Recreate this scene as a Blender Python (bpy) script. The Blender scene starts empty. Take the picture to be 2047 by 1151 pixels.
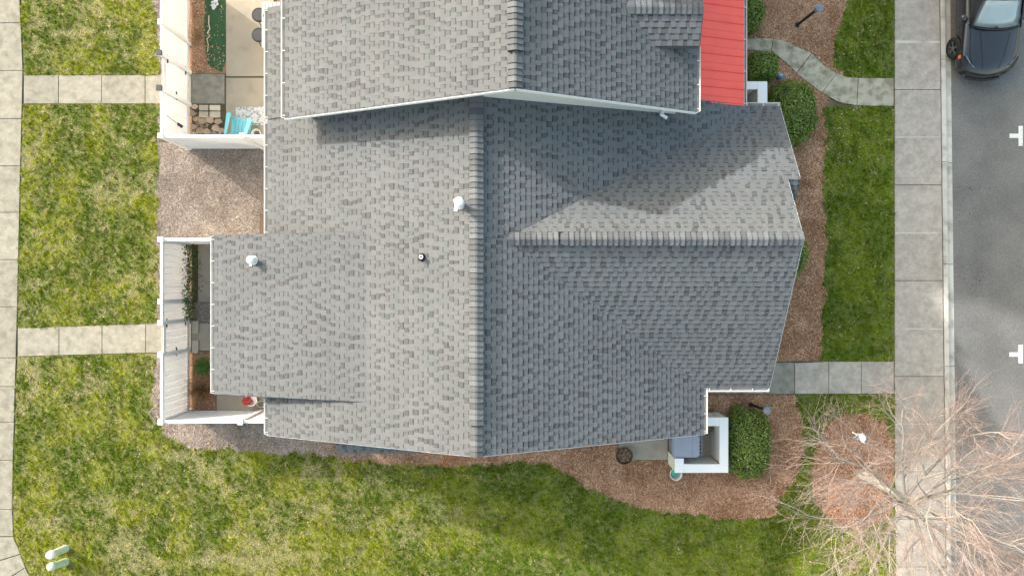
import bpy, bmesh, math, random
import numpy as np
from mathutils import Vector, Matrix

random.seed(7)
RNG = np.random.default_rng(11)
S = bpy.context.scene
COL = S.collection

# ------------------------------------------------------------------ camera, sky, sun, exposure
HC, FP = 22.4, 1390.0                      # drone height (m), focal length in photograph pixels (2047 wide)
cam = bpy.data.cameras.new('camera')
cam.sensor_width = 36.0
cam.lens = FP / 2047.0 * 36.0
cam.clip_start, cam.clip_end = 0.1, 5000.0
co = bpy.data.objects.new('camera', cam)
co.location = (0, 0, HC)
co.rotation_euler = (0, 0, 0)
COL.objects.link(co)
S.camera = co

SUN_EL, SHADOW_DIR = math.radians(26.0), math.radians(-35.0)
sd = Vector((math.cos(SUN_EL) * math.cos(SHADOW_DIR), math.cos(SUN_EL) * math.sin(SHADOW_DIR), -math.sin(SUN_EL)))
w = bpy.data.worlds.new('World')
S.world = w
w.use_nodes = True
wn = w.node_tree.nodes
sky = wn.new('ShaderNodeTexSky')
sky.sky_type = 'NISHITA'
sky.sun_disc = False
sky.sun_elevation = SUN_EL
sky.sun_rotation = math.atan2(-sd.x, -sd.y)
sky.air_density, sky.dust_density, sky.ozone_density = 2.0, 5.0, 0.8
bg = wn['Background']
bg.inputs['Strength'].default_value = 0.15
w.node_tree.links.new(sky.outputs[0], bg.inputs['Color'])
sl = bpy.data.lights.new('sun', 'SUN')
sl.energy, sl.angle, sl.color = 2.0, math.radians(1.5), (1.0, 0.985, 0.97)
so = bpy.data.objects.new('sun', sl)
so.rotation_euler = sd.to_track_quat('-Z', 'Y').to_euler()
so.location = (-20, 14, 20)
COL.objects.link(so)
S.view_settings.view_transform = 'Standard'
S.view_settings.look = 'None'
S.view_settings.gamma = 1.0
S.view_settings.use_curve_mapping = False
S.view_settings.exposure = 1.5


# ------------------------------------------------------------------ helpers
def W(px, py, h=0.0):                      # where a photograph pixel meets the level h
    k = (HC - h) / FP
    return ((px - 1023.5) * k, -(py - 575.5) * k)


def WP(pts, h=0.0):
    return [W(a, b, h) for a, b in pts]


ORIG = {}


def link(o, parent=None, origin=(0, 0, 0)):
    o_ = Vector(origin)
    ORIG[o.name] = o_
    COL.objects.link(o)
    if parent is not None:
        o.parent = parent
        o.location = o_ - ORIG[parent.name]
    else:
        o.location = o_
    return o


def tag(o, label, cat=None, group=None, kind=None):
    if label: o['label'] = label
    if cat: o['category'] = cat
    if group: o['group'] = group
    if kind: o['kind'] = kind
    return o


def struct(o, kind='structure', label=None):
    o['kind'] = kind
    if label: o['label'] = label
    return o


def thing(name, loc, label, cat, group=None):
    e = bpy.data.objects.new(name, None)
    e.empty_display_size = 0.3
    link(e, None, loc)
    return tag(e, label, cat, group)


class MB:
    def __init__(s, xf=None):
        s.v, s.f, s.c, s.xf = [], [], [], xf

    def add(s, vs, fs, col=None):
        n = len(s.v)
        if s.xf is not None:
            vs = [tuple(s.xf @ Vector(p)) for p in vs]
        s.v.extend(vs)
        for q in fs:
            s.f.append([i + n for i in q])
            s.c.append(col)
        return s

    def box(s, x0, x1, y0, y1, z0, z1, col=None):
        vs = [(x0, y0, z0), (x1, y0, z0), (x1, y1, z0), (x0, y1, z0), (x0, y0, z1), (x1, y0, z1), (x1, y1, z1), (x0, y1, z1)]
        return s.add(vs, [(3, 2, 1, 0), (4, 5, 6, 7), (0, 1, 5, 4), (1, 2, 6, 5), (2, 3, 7, 6), (3, 0, 4, 7)], col)

    def beam(s, a, b, wd, th, up=(0, 0, 1), col=None):
        a, b = Vector(a), Vector(b)
        d = (b - a).normalized()
        up = Vector(up)
        if abs(d.dot(up)) > .98: up = Vector((1, 0, 0))
        r = d.cross(up).normalized()
        u = r.cross(d).normalized()
        vs = []
        for p in (a, b):
            for i, j in ((-1, -1), (1, -1), (1, 1), (-1, 1)):
                vs.append(tuple(p + r * (i * wd / 2) + u * (j * th / 2)))
        return s.add(vs, [(0, 1, 2, 3), (7, 6, 5, 4), (4, 5, 1, 0), (5, 6, 2, 1), (6, 7, 3, 2), (7, 4, 0, 3)], col)

    def prism(s, poly, z0, z1, col=None):
        a = sum(poly[i][0] * poly[(i + 1) % len(poly)][1] - poly[(i + 1) % len(poly)][0] * poly[i][1] for i in range(len(poly)))
        if a < 0: poly = poly[::-1]
        n = len(poly)
        vs = [(p[0], p[1], z0) for p in poly] + [(p[0], p[1], z1) for p in poly]
        fs = [tuple(range(n - 1, -1, -1)), tuple(range(n, 2 * n))] + [(i, (i + 1) % n, n + (i + 1) % n, n + i) for i in range(n)]
        return s.add(vs, fs, col)

    def slab3(s, pts, th, col=None):       # polygon in space, thickened downwards
        a = sum(pts[i][0] * pts[(i + 1) % len(pts)][1] - pts[(i + 1) % len(pts)][0] * pts[i][1] for i in range(len(pts)))
        if a < 0: pts = pts[::-1]
        n = len(pts)
        vs = [(p[0], p[1], p[2] - th) for p in pts] + [tuple(p) for p in pts]
        fs = [tuple(range(n - 1, -1, -1)), tuple(range(n, 2 * n))] + [(i, (i + 1) % n, n + (i + 1) % n, n + i) for i in range(n)]
        return s.add(vs, fs, col)

    def tube(s, pts, rad, n=8, cap=True, col=None):
        pts = [Vector(p) for p in pts]
        if not hasattr(rad, '__len__'): rad = [rad] * len(pts)
        vs, fs = [], []
        ref = Vector((0, 0, 1))
        for i, p in enumerate(pts):
            d = (pts[min(i + 1, len(pts) - 1)] - pts[max(i - 1, 0)]).normalized()
            rf = ref if abs(d.dot(ref)) < .95 else Vector((1, 0, 0))
            a = d.cross(rf).normalized()
            b = d.cross(a).normalized()
            for k in range(n):
                t = 2 * math.pi * k / n
                vs.append(tuple(p + (a * math.cos(t) + b * math.sin(t)) * rad[i]))
        for i in range(len(pts) - 1):
            for k in range(n):
                fs.append((i * n + k, i * n + (k + 1) % n, (i + 1) * n + (k + 1) % n, (i + 1) * n + k))
        if cap:
            fs.append(tuple(range(n - 1, -1, -1)))
            fs.append(tuple(range((len(pts) - 1) * n, len(pts) * n)))
        return s.add(vs, fs, col)

    def lathe(s, c, prof, n=20, col=None, close=True):
        vs, fs = [], []
        for r, z in prof:
            for k in range(n):
                t = 2 * math.pi * k / n
                vs.append((c[0] + r * math.cos(t), c[1] + r * math.sin(t), c[2] + z))
        for i in range(len(prof) - 1):
            for k in range(n):
                fs.append((i * n + k, i * n + (k + 1) % n, (i + 1) * n + (k + 1) % n, (i + 1) * n + k))
        if close:
            fs.append(tuple(range(n - 1, -1, -1)))
            fs.append(tuple(range((len(prof) - 1) * n, len(prof) * n)))
        return s.add(vs, fs, col)

    def build(s, name, mat, parent=None, smooth=False, bevel=0.0, origin=None, seg=2):
        v = np.array(s.v, dtype=np.float64)
        lo, hi = v.min(0), v.max(0)
        og = np.array(origin) if origin is not None else np.array([(lo[0] + hi[0]) / 2, (lo[1] + hi[1]) / 2, lo[2] if parent is None else (lo[2] + hi[2]) / 2])
        me = bpy.data.meshes.new(name)
        me.from_pydata([tuple(p) for p in (v - og)], [], s.f)
        if any(c is not None for c in s.c):
            at = me.color_attributes.new('Col', 'FLOAT_COLOR', 'CORNER')
            buf = []
            for q, c in zip(s.f, s.c):
                c = c or (1, 1, 1)
                buf.extend([c[0], c[1], c[2], 1.0] * len(q))
            at.data.foreach_set('color', buf)
        if bevel > 0:
            bm = bmesh.new()
            bm.from_mesh(me)
            bmesh.ops.recalc_face_normals(bm, faces=bm.faces)
            bmesh.ops.bevel(bm, geom=[e for e in bm.edges if e.calc_face_angle(0) > .5], offset=bevel, segments=seg, affect='EDGES', clamp_overlap=True)
            bm.to_mesh(me)
            bm.free()
        if smooth:
            me.shade_smooth()
        me.materials.append(mat)
        o = bpy.data.objects.new(name, me)
        return link(o, parent, og)


def cloud(name, verts, faces, cols, mat, parent=None, k=3):      # big numpy mesh, k corners a face, colour per vertex
    if parent is not None: verts = verts - np.array(ORIG[parent.name])
    me = bpy.data.meshes.new(name)
    nv, nf = len(verts), len(faces)
    me.vertices.add(nv)
    me.vertices.foreach_set('co', np.ascontiguousarray(verts, dtype=np.float32).ravel())
    me.loops.add(nf * k)
    me.loops.foreach_set('vertex_index', np.ascontiguousarray(faces, dtype=np.int32).ravel())
    me.polygons.add(nf)
    me.polygons.foreach_set('loop_start', np.arange(0, nf * k, k, dtype=np.int32))
    me.polygons.foreach_set('loop_total', np.full(nf, k, dtype=np.int32))
    me.update(calc_edges=True)
    if cols is not None:
        at = me.color_attributes.new('Col', 'FLOAT_COLOR', 'POINT')
        c4 = np.ones((nv, 4), dtype=np.float32)
        c4[:, :3] = cols
        at.data.foreach_set('color', c4.ravel())
    me.materials.append(mat)
    o = bpy.data.objects.new(name, me)
    return link(o, parent, (0, 0, 0) if parent is None else ORIG[parent.name])


LAT = RNG.random((256, 256))


def vnoise(x, y, s):                       # smooth value noise, cell size s metres, 0..1
    x, y = x / s + 100.37, y / s + 71.13
    i, j = np.floor(x).astype(int), np.floor(y).astype(int)
    fx, fy = x - i, y - j
    fx, fy = fx * fx * (3 - 2 * fx), fy * fy * (3 - 2 * fy)
    a, b, c, d = LAT[i % 256, j % 256], LAT[(i + 1) % 256, j % 256], LAT[i % 256, (j + 1) % 256], LAT[(i + 1) % 256, (j + 1) % 256]
    return (a * (1 - fx) + b * fx) * (1 - fy) + (c * (1 - fx) + d * fx) * fy


def fbm(x, y, s, n=3):
    t, a, z = 0, 1.0, 0
    for i in range(n):
        t = t + a * vnoise(x + 17.3 * i, y - 9.1 * i, s / 2 ** i)
        z += a
        a *= .6
    return t / z


def inpoly(x, y, poly):
    r = np.zeros(len(x), dtype=bool)
    n = len(poly)
    for i in range(n):
        x0, y0 = poly[i]
        x1, y1 = poly[(i + 1) % n]
        if y0 == y1: continue
        c = ((y0 > y) != (y1 > y)) & (x < (x1 - x0) * (y - y0) / (y1 - y0) + x0)
        r ^= c
    return r


def scatter(poly, dens, jit=.17):
    p = np.array(poly)
    lo, hi = p.min(0), p.max(0)
    n = int(dens * (hi[0] - lo[0]) * (hi[1] - lo[1]))
    x = RNG.uniform(lo[0], hi[0], n)
    y = RNG.uniform(lo[1], hi[1], n)
    jx = (fbm(x, y, .25, 2) - .5) * jit
    jy = (fbm(x + 40, y, .25, 2) - .5) * jit
    k = inpoly(x + jx, y + jy, poly)
    return x[k], y[k]


# ------------------------------------------------------------------ materials
def M(name, col, rough=.8, var=.12, scale=3.0, fine=60.0, fvar=.08, bump=0.0, bscale=80.0, metal=0.0, attr=False, rnd=0.0, spec=.4,
      stain=None, stain_scale=1.2, stain_lo=.55, stain_hi=.75, transl=0.0, coat=0.0):
    m = bpy.data.materials.new(name)
    m.use_nodes = True
    N, L = m.node_tree.nodes, m.node_tree.links
    P = N['Principled BSDF']
    P.inputs['Roughness'].default_value = rough
    P.inputs['Metallic'].default_value = metal
    P.inputs['Specular IOR Level'].default_value = spec
    P.inputs['Coat Weight'].default_value = coat
    P.inputs['Coat Roughness'].default_value = .05
    g = N.new('ShaderNodeNewGeometry')

    def noise(sc, det=3):
        t = N.new('ShaderNodeTexNoise')
        t.inputs['Scale'].default_value = sc
        t.inputs['Detail'].default_value = det
        L.new(g.outputs['Position'], t.inputs['Vector'])
        return t.outputs['Fac']

    def rng(src, a, b, lo=.25, hi=.75):
        r = N.new('ShaderNodeMapRange')
        r.inputs['From Min'].default_value, r.inputs['From Max'].default_value = lo, hi
        r.inputs['To Min'].default_value, r.inputs['To Max'].default_value = a, b
        L.new(src, r.inputs['Value'])
        return r.outputs['Result']

    def mul(a, b):
        q = N.new('ShaderNodeMath')
        q.operation = 'MULTIPLY'
        L.new(a, q.inputs[0])
        L.new(b, q.inputs[1])
        return q.outputs[0]

    f = mul(rng(noise(scale, 4), 1 - var, 1 + var), rng(noise(fine, 2), 1 - fvar, 1 + fvar))
    if rnd > 0:
        oi = N.new('ShaderNodeObjectInfo')
        f = mul(f, rng(oi.outputs['Random'], 1 - rnd, 1 + rnd, 0, 1))
    if attr:
        a = N.new('ShaderNodeAttribute')
        a.attribute_name = 'Col'
        base = a.outputs['Color']
    else:
        c = N.new('ShaderNodeRGB')
        c.outputs[0].default_value = (*col, 1)
        base = c.outputs[0]
    if stain is not None:
        mx = N.new('ShaderNodeMix')
        mx.data_type = 'RGBA'
        L.new(rng(noise(stain_scale, 6), 0, 1, stain_lo, stain_hi), mx.inputs['Factor'])
        L.new(base, mx.inputs['A'])
        mx.inputs['B'].default_value = (*stain, 1)
        base = mx.outputs['Result']
    vm = N.new('ShaderNodeVectorMath')
    vm.operation = 'SCALE'
    L.new(base, vm.inputs[0])
    L.new(f, vm.inputs['Scale'])
    L.new(vm.outputs[0], P.inputs['Base Color'])
    if bump > 0:
        b = N.new('ShaderNodeBump')
        b.inputs['Strength'].default_value = bump
        b.inputs['Distance'].default_value = .01
        L.new(noise(bscale, 3), b.inputs['Height'])
        L.new(b.outputs[0], P.inputs['Normal'])
    if transl > 0:
        t = N.new('ShaderNodeBsdfTranslucent')
        L.new(vm.outputs[0], t.inputs['Color'])
        mxs = N.new('ShaderNodeMixShader')
        mxs.inputs[0].default_value = transl
        L.new(P.outputs[0], mxs.inputs[1])
        L.new(t.outputs[0], mxs.inputs[2])
        L.new(mxs.outputs[0], N['Material Output'].inputs['Surface'])
    return m


m_soil = M('soil', (.16, .12, .075), .95, .25, 2.0, 40, .2)
m_thatch = M('thatch_soil', (.19, .17, .075), .95, .3, 6.0, 60, .25, stain=(.10, .12, .035), stain_scale=5, stain_lo=.45, stain_hi=.6)
m_thatch2 = M('green_thatch', (.11, .13, .035), .95, .3, 6.0, 60, .25)
m_mulch = M('mulch_soil', (.28, .165, .10), .95, .25, 6, 70, .3, bump=.4)
m_mulch_pale = M('pale_mulch_soil', (.21, .165, .135), .95, .25, 6, 70, .3, bump=.4)
m_blade = M('grass_blades', (1, 1, 1), .6, .04, 2, 30, .03, attr=True, transl=.35, spec=.2)
m_needle = M('straw_needles', (1, 1, 1), .8, .04, 2, 30, .03, attr=True, spec=.2)
m_leaf = M('shrub_leaves', (1, 1, 1), .45, .04, 2, 30, .03, attr=True, transl=.15, spec=.4)
m_conc_w = M('warm_concrete', (.275, .262, .218), .9, .12, 7.0, 45, .20, bump=.2, rnd=.08, stain=(.165, .158, .125), stain_scale=3.6, stain_lo=.42, stain_hi=.78)
m_conc_patio = M('patio_concrete', (.34, .30, .235), .9, .08, 2.0, 90, .08, bump=.1, rnd=.04, stain=(.24, .21, .165), stain_scale=1.8, stain_lo=.55, stain_hi=.8)
m_conc_g = M('grey_concrete', (.395, .353, .305), .9, .14, 7.0, 45, .20, bump=.2, rnd=.07, stain=(.29, .263, .225), stain_scale=2.6, stain_lo=.40, stain_hi=.75)
m_conc_d = M('mossy_concrete', (.42, .385, .30), .9, .16, 3.0, 60, .14, bump=.2, rnd=.05, stain=(.24, .22, .15), stain_scale=3.4, stain_lo=.45, stain_hi=.62)
m_curb = M('curb_concrete', (.52, .49, .43), .9, .12, 2.5, 80, .12, bump=.2, rnd=.05, stain=(.27, .25, .21), stain_scale=2.2, stain_lo=.52, stain_hi=.72)
m_asph = M('asphalt', (.165, .160, .152), .85, .12, 1.2, 38, .30, bump=.35, bscale=120, stain=(.136, .133, .127), stain_scale=.55, stain_lo=.45, stain_hi=.65)
m_paint = M('road_paint', (.72, .72, .69), .7, .10, 6, 40, .15, stain=(.35, .35, .34), stain_scale=12, stain_lo=.56, stain_hi=.75)
m_joint = M('joint_dirt', (.085, .07, .045), .95, .2, 5)
m_shingle = M('shingle_granules', (1, 1, 1), .9, .08, .6, 230, .16, attr=True, bump=.25, bscale=260, spec=.25)
m_deck = M('roof_underlay', (.10, .10, .105), .9, .08, 2)
m_white = M('white_vinyl', (.85, .85, .84), .45, .03, 2, 40, .02)
m_fence = M('fence_vinyl', (.88, .89, .91), .4, .035, 1.5, 40, .02, transl=.3)
m_gut = M('gutter_white', (.62, .61, .585), .45, .05, 3, 40, .04)
m_gutin = M('gutter_grime', (.36, .34, .30), .8, .25, 5, 40, .15)
m_side = M('siding_offwhite', (.70, .69, .65), .6, .03, 2, 40, .03)
m_red = M('red_metal', (.93, .115, .085), .42, .05, 2.5, 40, .03, spec=.5)
m_dark = M('dark_metal', (.035, .036, .04), .5, .1, 5)
m_black = M('black_plastic', (.018, .018, .02), .45, .1, 5)
m_slate = M('slate_plastic', (.18, .21, .27), .5, .06, 4, 60, .05)
m_grey = M('grey_plastic', (.29, .32, .38), .5, .05, 4, 60, .05)
m_turq = M('turquoise_plastic', (.17, .53, .60), .45, .05, 4, 60, .04)
m_table = M('grey_wood', (.33, .34, .36), .6, .12, 8, 60, .08)
m_stone = M('flagstone', (.42, .31, .22), .9, .22, 4, 40, .15, bump=.4, rnd=.25)
m_tile = M('stepping_tile', (.50, .45, .35), .9, .15, 4, 40, .12, bump=.3, rnd=.12)
m_turf = M('artificial_turf', (.03, .085, .035), .9, .25, 5, 90, .3, bump=.5)
m_mat = M('speckled_mat', (.55, .56, .56), .8, .1, 3, 40, .2, stain=(.24, .25, .27), stain_scale=14, stain_lo=.5, stain_hi=.58)
m_ped = M('pedestal_green', (.50, .60, .52), .5, .05, 4)
m_tub = M('frosted_tub', (.62, .64, .62), .35, .05, 4)
m_green = M('hose_green', (.05, .42, .25), .45, .1, 8)
m_bag = M('bag_film', (.82, .84, .88), .4, .05, 8, transl=.3)
m_bark = M('bark', (1, 1, 1), .85, .15, 12, 60, .15, attr=True, bump=.3, spec=.2)
m_blue = M('blue_plastic', (.12, .34, .62), .4, .08, 9)
m_brown = M('brown_wood', (.11, .075, .05), .8, .2, 8)
m_pot = M('glazed_pot', (.045, .04, .03), .3, .1, 8)
m_carp = M('car_paint', (.010, .012, .020), .35, .04, 2, 300, .12, metal=0.0, coat=1.0, spec=.4)
m_glass = M('car_glass', (.30, .37, .385), .08, .06, 2, 20, .02, spec=.8, coat=.6)
m_glassd = M('side_glass', (.02, .022, .026), .05, .05, 2, 20, .02, spec=.8)
m_rub = M('tyre_rubber', (.02, .02, .02), .85, .1, 8)
m_rim = M('rim_alloy', (.25, .25, .25), .35, .05, 8, metal=.8)
m_chrome = M('chrome', (.7, .7, .72), .15, .02, 5, metal=1.0)
m_amber = M('amber_lens', (.75, .18, .03), .25, .05, 9)
m_lens = M('lamp_lens', (.09, .095, .105), .1, .1, 9, spec=.8)
m_lamp = M('bluegrey_metal', (.20, .24, .30), .45, .08, 9)

# ------------------------------------------------------------------ ground, road, kerb
g = struct(MB().add([(-1500, -1500, -.30), (1500, -1500, -.30), (1500, 1500, -.30), (-1500, 1500, -.30)], [(0, 1, 2, 3)]).build('ground', m_soil))
CX = W(1879, 0)[0]
KX = lambda y: 1879 + .0115 * y            # back of the kerb in photograph pixels


def kx(py, d): return W(KX(py) + d, py)


yard = struct(MB().prism([(-70, -60), kx(4300, -2), kx(-3100, -2), (-70, 60)], -.28, -.02).build('yard_soil', m_soil))
road = struct(MB().prism([kx(-3000, 25), kx(4200, 25), (60, kx(4200, 25)[1]), (60, kx(-3000, 25)[1])], -.29, -.12).build('road', m_asph))
curb = struct(MB().prism([kx(-3000, 0), kx(4200, 0), kx(4200, 25.5), kx(-3000, 25.5)], -.29, -.135).build('curb', m_joint))
ys = list(range(-492, 1800, 204))
for a, b in zip(ys[:-1], ys[1:]):
    a_, b_ = a + .5, b - .5
    P0, P1, P2, P3, P4 = 0, 8.5, 11, 13, 25
    vs = []
    for y in (a_, b_):
        for d, z in ((0, -.2), (0, .03), (8.0, .03), (9.6, .022), (11.2, -.08), (12.5, -.105), (25.2, -.117), (25.2, -.2)):
            x_, y_ = kx(y, d)
            vs.append((x_, y_, z))
    n = 8
    fs = [(i, i + 1, n + i + 1, n + i) for i in range(n - 1)] + [tuple(range(n - 1, -1, -1)), tuple(range(n, 2 * n)), (n - 1, 0, n, 2 * n - 1)]
    MB().add(vs, fs).build('curb_segment', m_curb, curb)
for y0, y1 in ((252, 292), (689, 726)):
    ym = (y0 + y1) / 2 + (0 if y0 < 300 else 1)
    poly = [(2036, y0), (2044.5, y0), (2044.5, y1), (2036, y1), (2036, ym + 4), (2018, ym + 4), (2018, ym - 4.5), (2036, ym - 4.5)]
    MB().prism(WP(poly, -.12), -.119, -.115).build('parking_mark', m_paint, road)
# tar flecks on the road
mb = MB()
for cx_, cy_, sx, sy, n in ((1945, 375, 45, 6, 22), (1925, 420, 14, 30, 14), (1950, 555, 18, 35, 60), (1960, 240, 20, 20, 5)):
    for _ in range(n):
        x_, y_ = W(random.gauss(cx_, sx * .5), random.gauss(cy_, sy * .5), -.12)
        r = random.uniform(.008, .022)
        a0 = random.random() * 6
        mb.add([(x_ + r * math.cos(a0 + k) * random.uniform(.6, 1.2), y_ + r * math.sin(a0 + k) * random.uniform(.6, 1.2), -.1165) for k in (0, 1.2, 2.5, 3.7, 5)], [(0, 1, 2, 3, 4)])
tag(struct(mb.build('tar_flecks', m_black, road), 'stuff'), None)


def slabs(parent, polys, mat, z=.03, name='slab', gap=.009):
    for p in polys:
        q = WP(p)
        c = (sum(a for a, b in q) / len(q), sum(b for a, b in q) / len(q))
        q = [(a + (gap if a < c[0] else -gap), b + (gap if b < c[1] else -gap)) for a, b in q]
        MB().prism(q, -.05, z + random.uniform(-.003, .003)).build(name, mat, parent, bevel=.006, seg=1)


def base(name, poly, mat, z0, z1):
    return struct(MB().prism(WP(poly), z0, z1).build(name, mat))


# sidewalk on the left
EL = [(-400, 20), (-20, 40), (0, 41), (150, 47), (333, 42), (650, 35), (780, 31), (900, 28), (1000, 25), (1072, 28), (1107, 42), (1151, 60), (1180, 75)]


def exl(y): return float(np.interp(y, [a for a, b in EL], [b for a, b in EL]))


sw = base('sidewalk', [(-70, -400)] + [(b, a) for a, b in EL] + [(60, 1300), (-70, 1300)], m_joint, -.06, .012)
J = [-330, -238, -143, -48, 47, 142, 238, 332, 425, 519, 613, 715, 772, 843, 919, 1017, 1071]
P = [[(-68, a), (exl(a), a), (exl(b), b), (-68, b)] for a, b in zip(J[:-1], J[1:])]
P += [[(-68, 1072), (28, 1072), (42, 1106), (-68, 1140)], [(-68, 1141), (42, 1107), (52, 1132), (8, 1160), (-68, 1205)], [(-68, 1206), (9, 1161), (52, 1133), (75, 1180), (60, 1290), (-68, 1290)]]
slabs(sw, P, m_conc_w)
# garden walks on the left
wk = base('garden_walk', [(48, 151), (452, 147), (452, 209), (48, 209)], m_joint, -.05, .010)
slabs(wk, [[(a, 151.5), (b, 150.5), (b, 208.5), (a, 208.5)] for a, b in ((48, 118), (118, 204), (204, 291), (291, 384))] + [[(384, 148), (450, 148), (450, 208.5), (384, 208.5)]], m_conc_w)
wk2 = base('garden_walk', [(36, 655), (386, 643), (386, 703), (36, 713)], m_joint, -.05, .010)
yt = lambda x: 655.5 - (x - 36) * .033
yb = lambda x: 712.5 - (x - 36) * .028
slabs(wk2, [[(a, yt(a)), (b, yt(b)), (b, yb(b)), (a, yb(a))] for a, b in ((36, 119), (119, 205), (205, 292), (292, 384))], m_conc_w)
# sidewalk on the right
RL = lambda y: 1787.5 + max(0, y - 700) * .006
sw2 = base('sidewalk', [(RL(-900), -900), (KX(-900) - 1, -900), (KX(2000) - 1, 2000), (RL(2000), 2000)], m_joint, -.06, .008)
J = [-390, -295, -200, -105, -10, 85, 180, 275, 370, 466, 561, 657, 752, 847, 942, 1037, 1132, 1227, 1322, 1417]
slabs(sw2, [[(RL(a), a), (KX(a) - 1.5, a), (KX(b) - 1.5, b), (RL(b), b)] for a, b in zip(J[:-1], J[1:])], m_conc_g)
for y_, w_ in ((85, 3.0), (275, 1.3), (466, 1.5), (657, 1.4), (847, 1.2)):
    MB().prism(WP([(RL(y_) + 1, y_ - w_), (KX(y_) - 3, y_ - w_ * .6), (KX(y_) - 3, y_ + w_ * .7), (RL(y_) + 1, y_ + w_)]), .02, .0365).build('joint_filler', m_curb, sw2)
wk3 = base('front_walk', [(1404, 722), (1787, 722), (1787, 788), (1404, 788)], m_joint, -.05, .010)
E = [1405, 1461, 1527, 1588, 1656, 1721, 1786.5]
slabs(wk3, [[(a, 724), (b, 724), (b, 787.5), (a, 787.5)] for a, b in zip(E[:3], E[1:4])], m_conc_w)
slabs(wk3, [[(a, 722 + (3 if a < 1600 else 0)), (b, 722), (b, 787), (a, 787)] for a, b in zip(E[3:6], E[4:7])], m_conc_g)
# curved front walk of the neighbour
TOP = [(1480, 77), (1545, 78), (1566, 82), (1590, 93), (1622, 108), (1646, 131), (1672, 147), (1692, 154), (1715, 156), (1750, 156.5), (1786, 157)]
BOT = [(1480, 100), (1541, 105), (1553, 113), (1570, 126), (1592, 147), (1620, 170), (1643, 187), (1675, 205), (1712, 212), (1750, 213), (1786, 213)]
cw = base('curved_walk', TOP + BOT[::-1], m_joint, -.05, .010)
for i0, i1 in ((0, 1), (1, 4), (4, 6), (6, 8), (8, 10)):
    slabs(cw, [TOP[i0:i1 + 1] + BOT[i0:i1 + 1][::-1]], m_conc_d)

# patios
pt = base('patio', [(452, -30), (548, -30), (548, 300), (452, 300)], m_joint, -.05, .008)
slabs(pt, [[(452, -30), (548, -30), (548, 154), (452, 154)], [(452, 156), (548, 156), (548, 298), (452, 298)]], m_conc_patio)
pt2 = base('patio', [(384, 488), (548, 488), (548, 835), (432, 835), (432, 702), (384, 702)], m_joint, -.05, .004)
slabs(pt2, [[(396, 490), (444, 490), (444, 604), (396, 604)], [(384, 645), (444, 645), (444, 701), (384, 701)], [(433, 780), (547, 780), (547, 834), (433, 834)]], m_conc_patio)
pad = base('service_pad', [(1235, 860), (1450, 845), (1450, 930), (1335, 930), (1335, 919), (1235, 919)], m_joint, -.05, .004)
slabs(pad, [[(1236, 862), (1335, 862), (1335, 918.5), (1236, 918.5)], [(1336, 846), (1448, 846), (1448, 929), (1336, 929)]], m_conc_patio, z=.04)

# ------------------------------------------------------------------ beds and lawns
LBND = [(318, 850), (335, 868), (375, 897), (450, 893), (535, 908), (600, 906), (700, 919), (850, 931), (950, 929), (1090, 923), (1130, 941), (1170, 971), (1230, 1001),
        (1300, 1016), (1380, 1026), (1480, 1038), (1545, 1032), (1562, 995), (1590, 960), (1608, 900), (1600, 845), (1590, 789)]
LAWNS = {
    'A': [(41, -40), (298, -40), (304, 0), (310, 30), (316, 65), (318, 100), (319, 151), (47, 152), (45, 60)],
    'B': [(46, 209), (319, 208), (318, 290), (316, 400), (317, 520), (318, 600), (316, 646), (35, 655), (38, 500), (42, 330)],
    'C': [(35, 713), (312, 705), (306, 760), (302, 800)] + LBND + [(1787, 788), (1790, 1260), (75, 1260), (60, 1151), (42, 1108), (28, 1072), (25, 1000), (28, 900), (31, 780)],
    'D': [(1641, 214), (1787, 213), (1787, 722), (1640, 722), (1641, 660), (1646, 600), (1650, 500), (1648, 420), (1644, 330), (1650, 260)],
    'E': [(1704, -40), (1787, -40), (1787, 156), (1712, 155), (1680, 149), (1660, 128), (1668, 80), (1685, 30)],
}
RING = [(1712 + 88 * math.cos(t) * (1 + .05 * math.sin(3 * t)), 942 + 122 * math.sin(t) * (1 + .05 * math.cos(2 * t))) for t in np.linspace(0, 2 * math.pi, 40)[:-1]]
RING = [(min(a, 1786), b) for a, b in RING]
bedE = [(1480, -60), (1704, -40), (1685, 30), (1668, 80), (1660, 128), (1680, 149), (1645, 214), (1650, 260), (1644, 330), (1648, 420), (1650, 500), (1646, 600), (1641, 660), (1640, 722), (1400, 722), (1400, 300)]
bedS = LBND + [(1400, 789), (1400, 860), (1000, 860), (540, 820), (318, 835)]
bedW = [(298, -40), (325, -40), (325, 286), (560, 286), (560, 490), (322, 490), (322, 846), (302, 846), (302, 800), (306, 760), (312, 705), (316, 646), (318, 600), (317, 520), (316, 400), (318, 290), (319, 208), (318, 100), (310, 30)]
base('mulch_bed', bedE, m_mulch, -.1, -.006)
base('mulch_bed', bedS, m_mulch, -.1, -.008)
base('mulch_bed', bedW, m_mulch_pale, -.1, -.007)
base('mulch_bed', [(380, 700), (433, 700), (433, 835), (380, 835)], m_mulch, -.1, .003)
base('mulch_bed', [(384, 604), (445, 604), (445, 645), (384, 645)], m_mulch_pale, -.1, .012)
base('mulch_bed', [(382, 488), (397, 488), (397, 604), (382, 604)], m_mulch, -.1, .002)
base('mulch_bed', [(380, -40), (452, -40), (452, 148), (380, 148)], m_mulch, -.1, .003)
base('mulch_bed', [(380, 209), (452, 209), (452, 290), (380, 290)], m_mulch, -.1, .002)
for k, p in LAWNS.items():
    base('lawn', p, m_thatch if k in 'ABC' else m_thatch2, -.1, .002)
base('mulch_ring', RING, m_mulch, -.05, .012)


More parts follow.
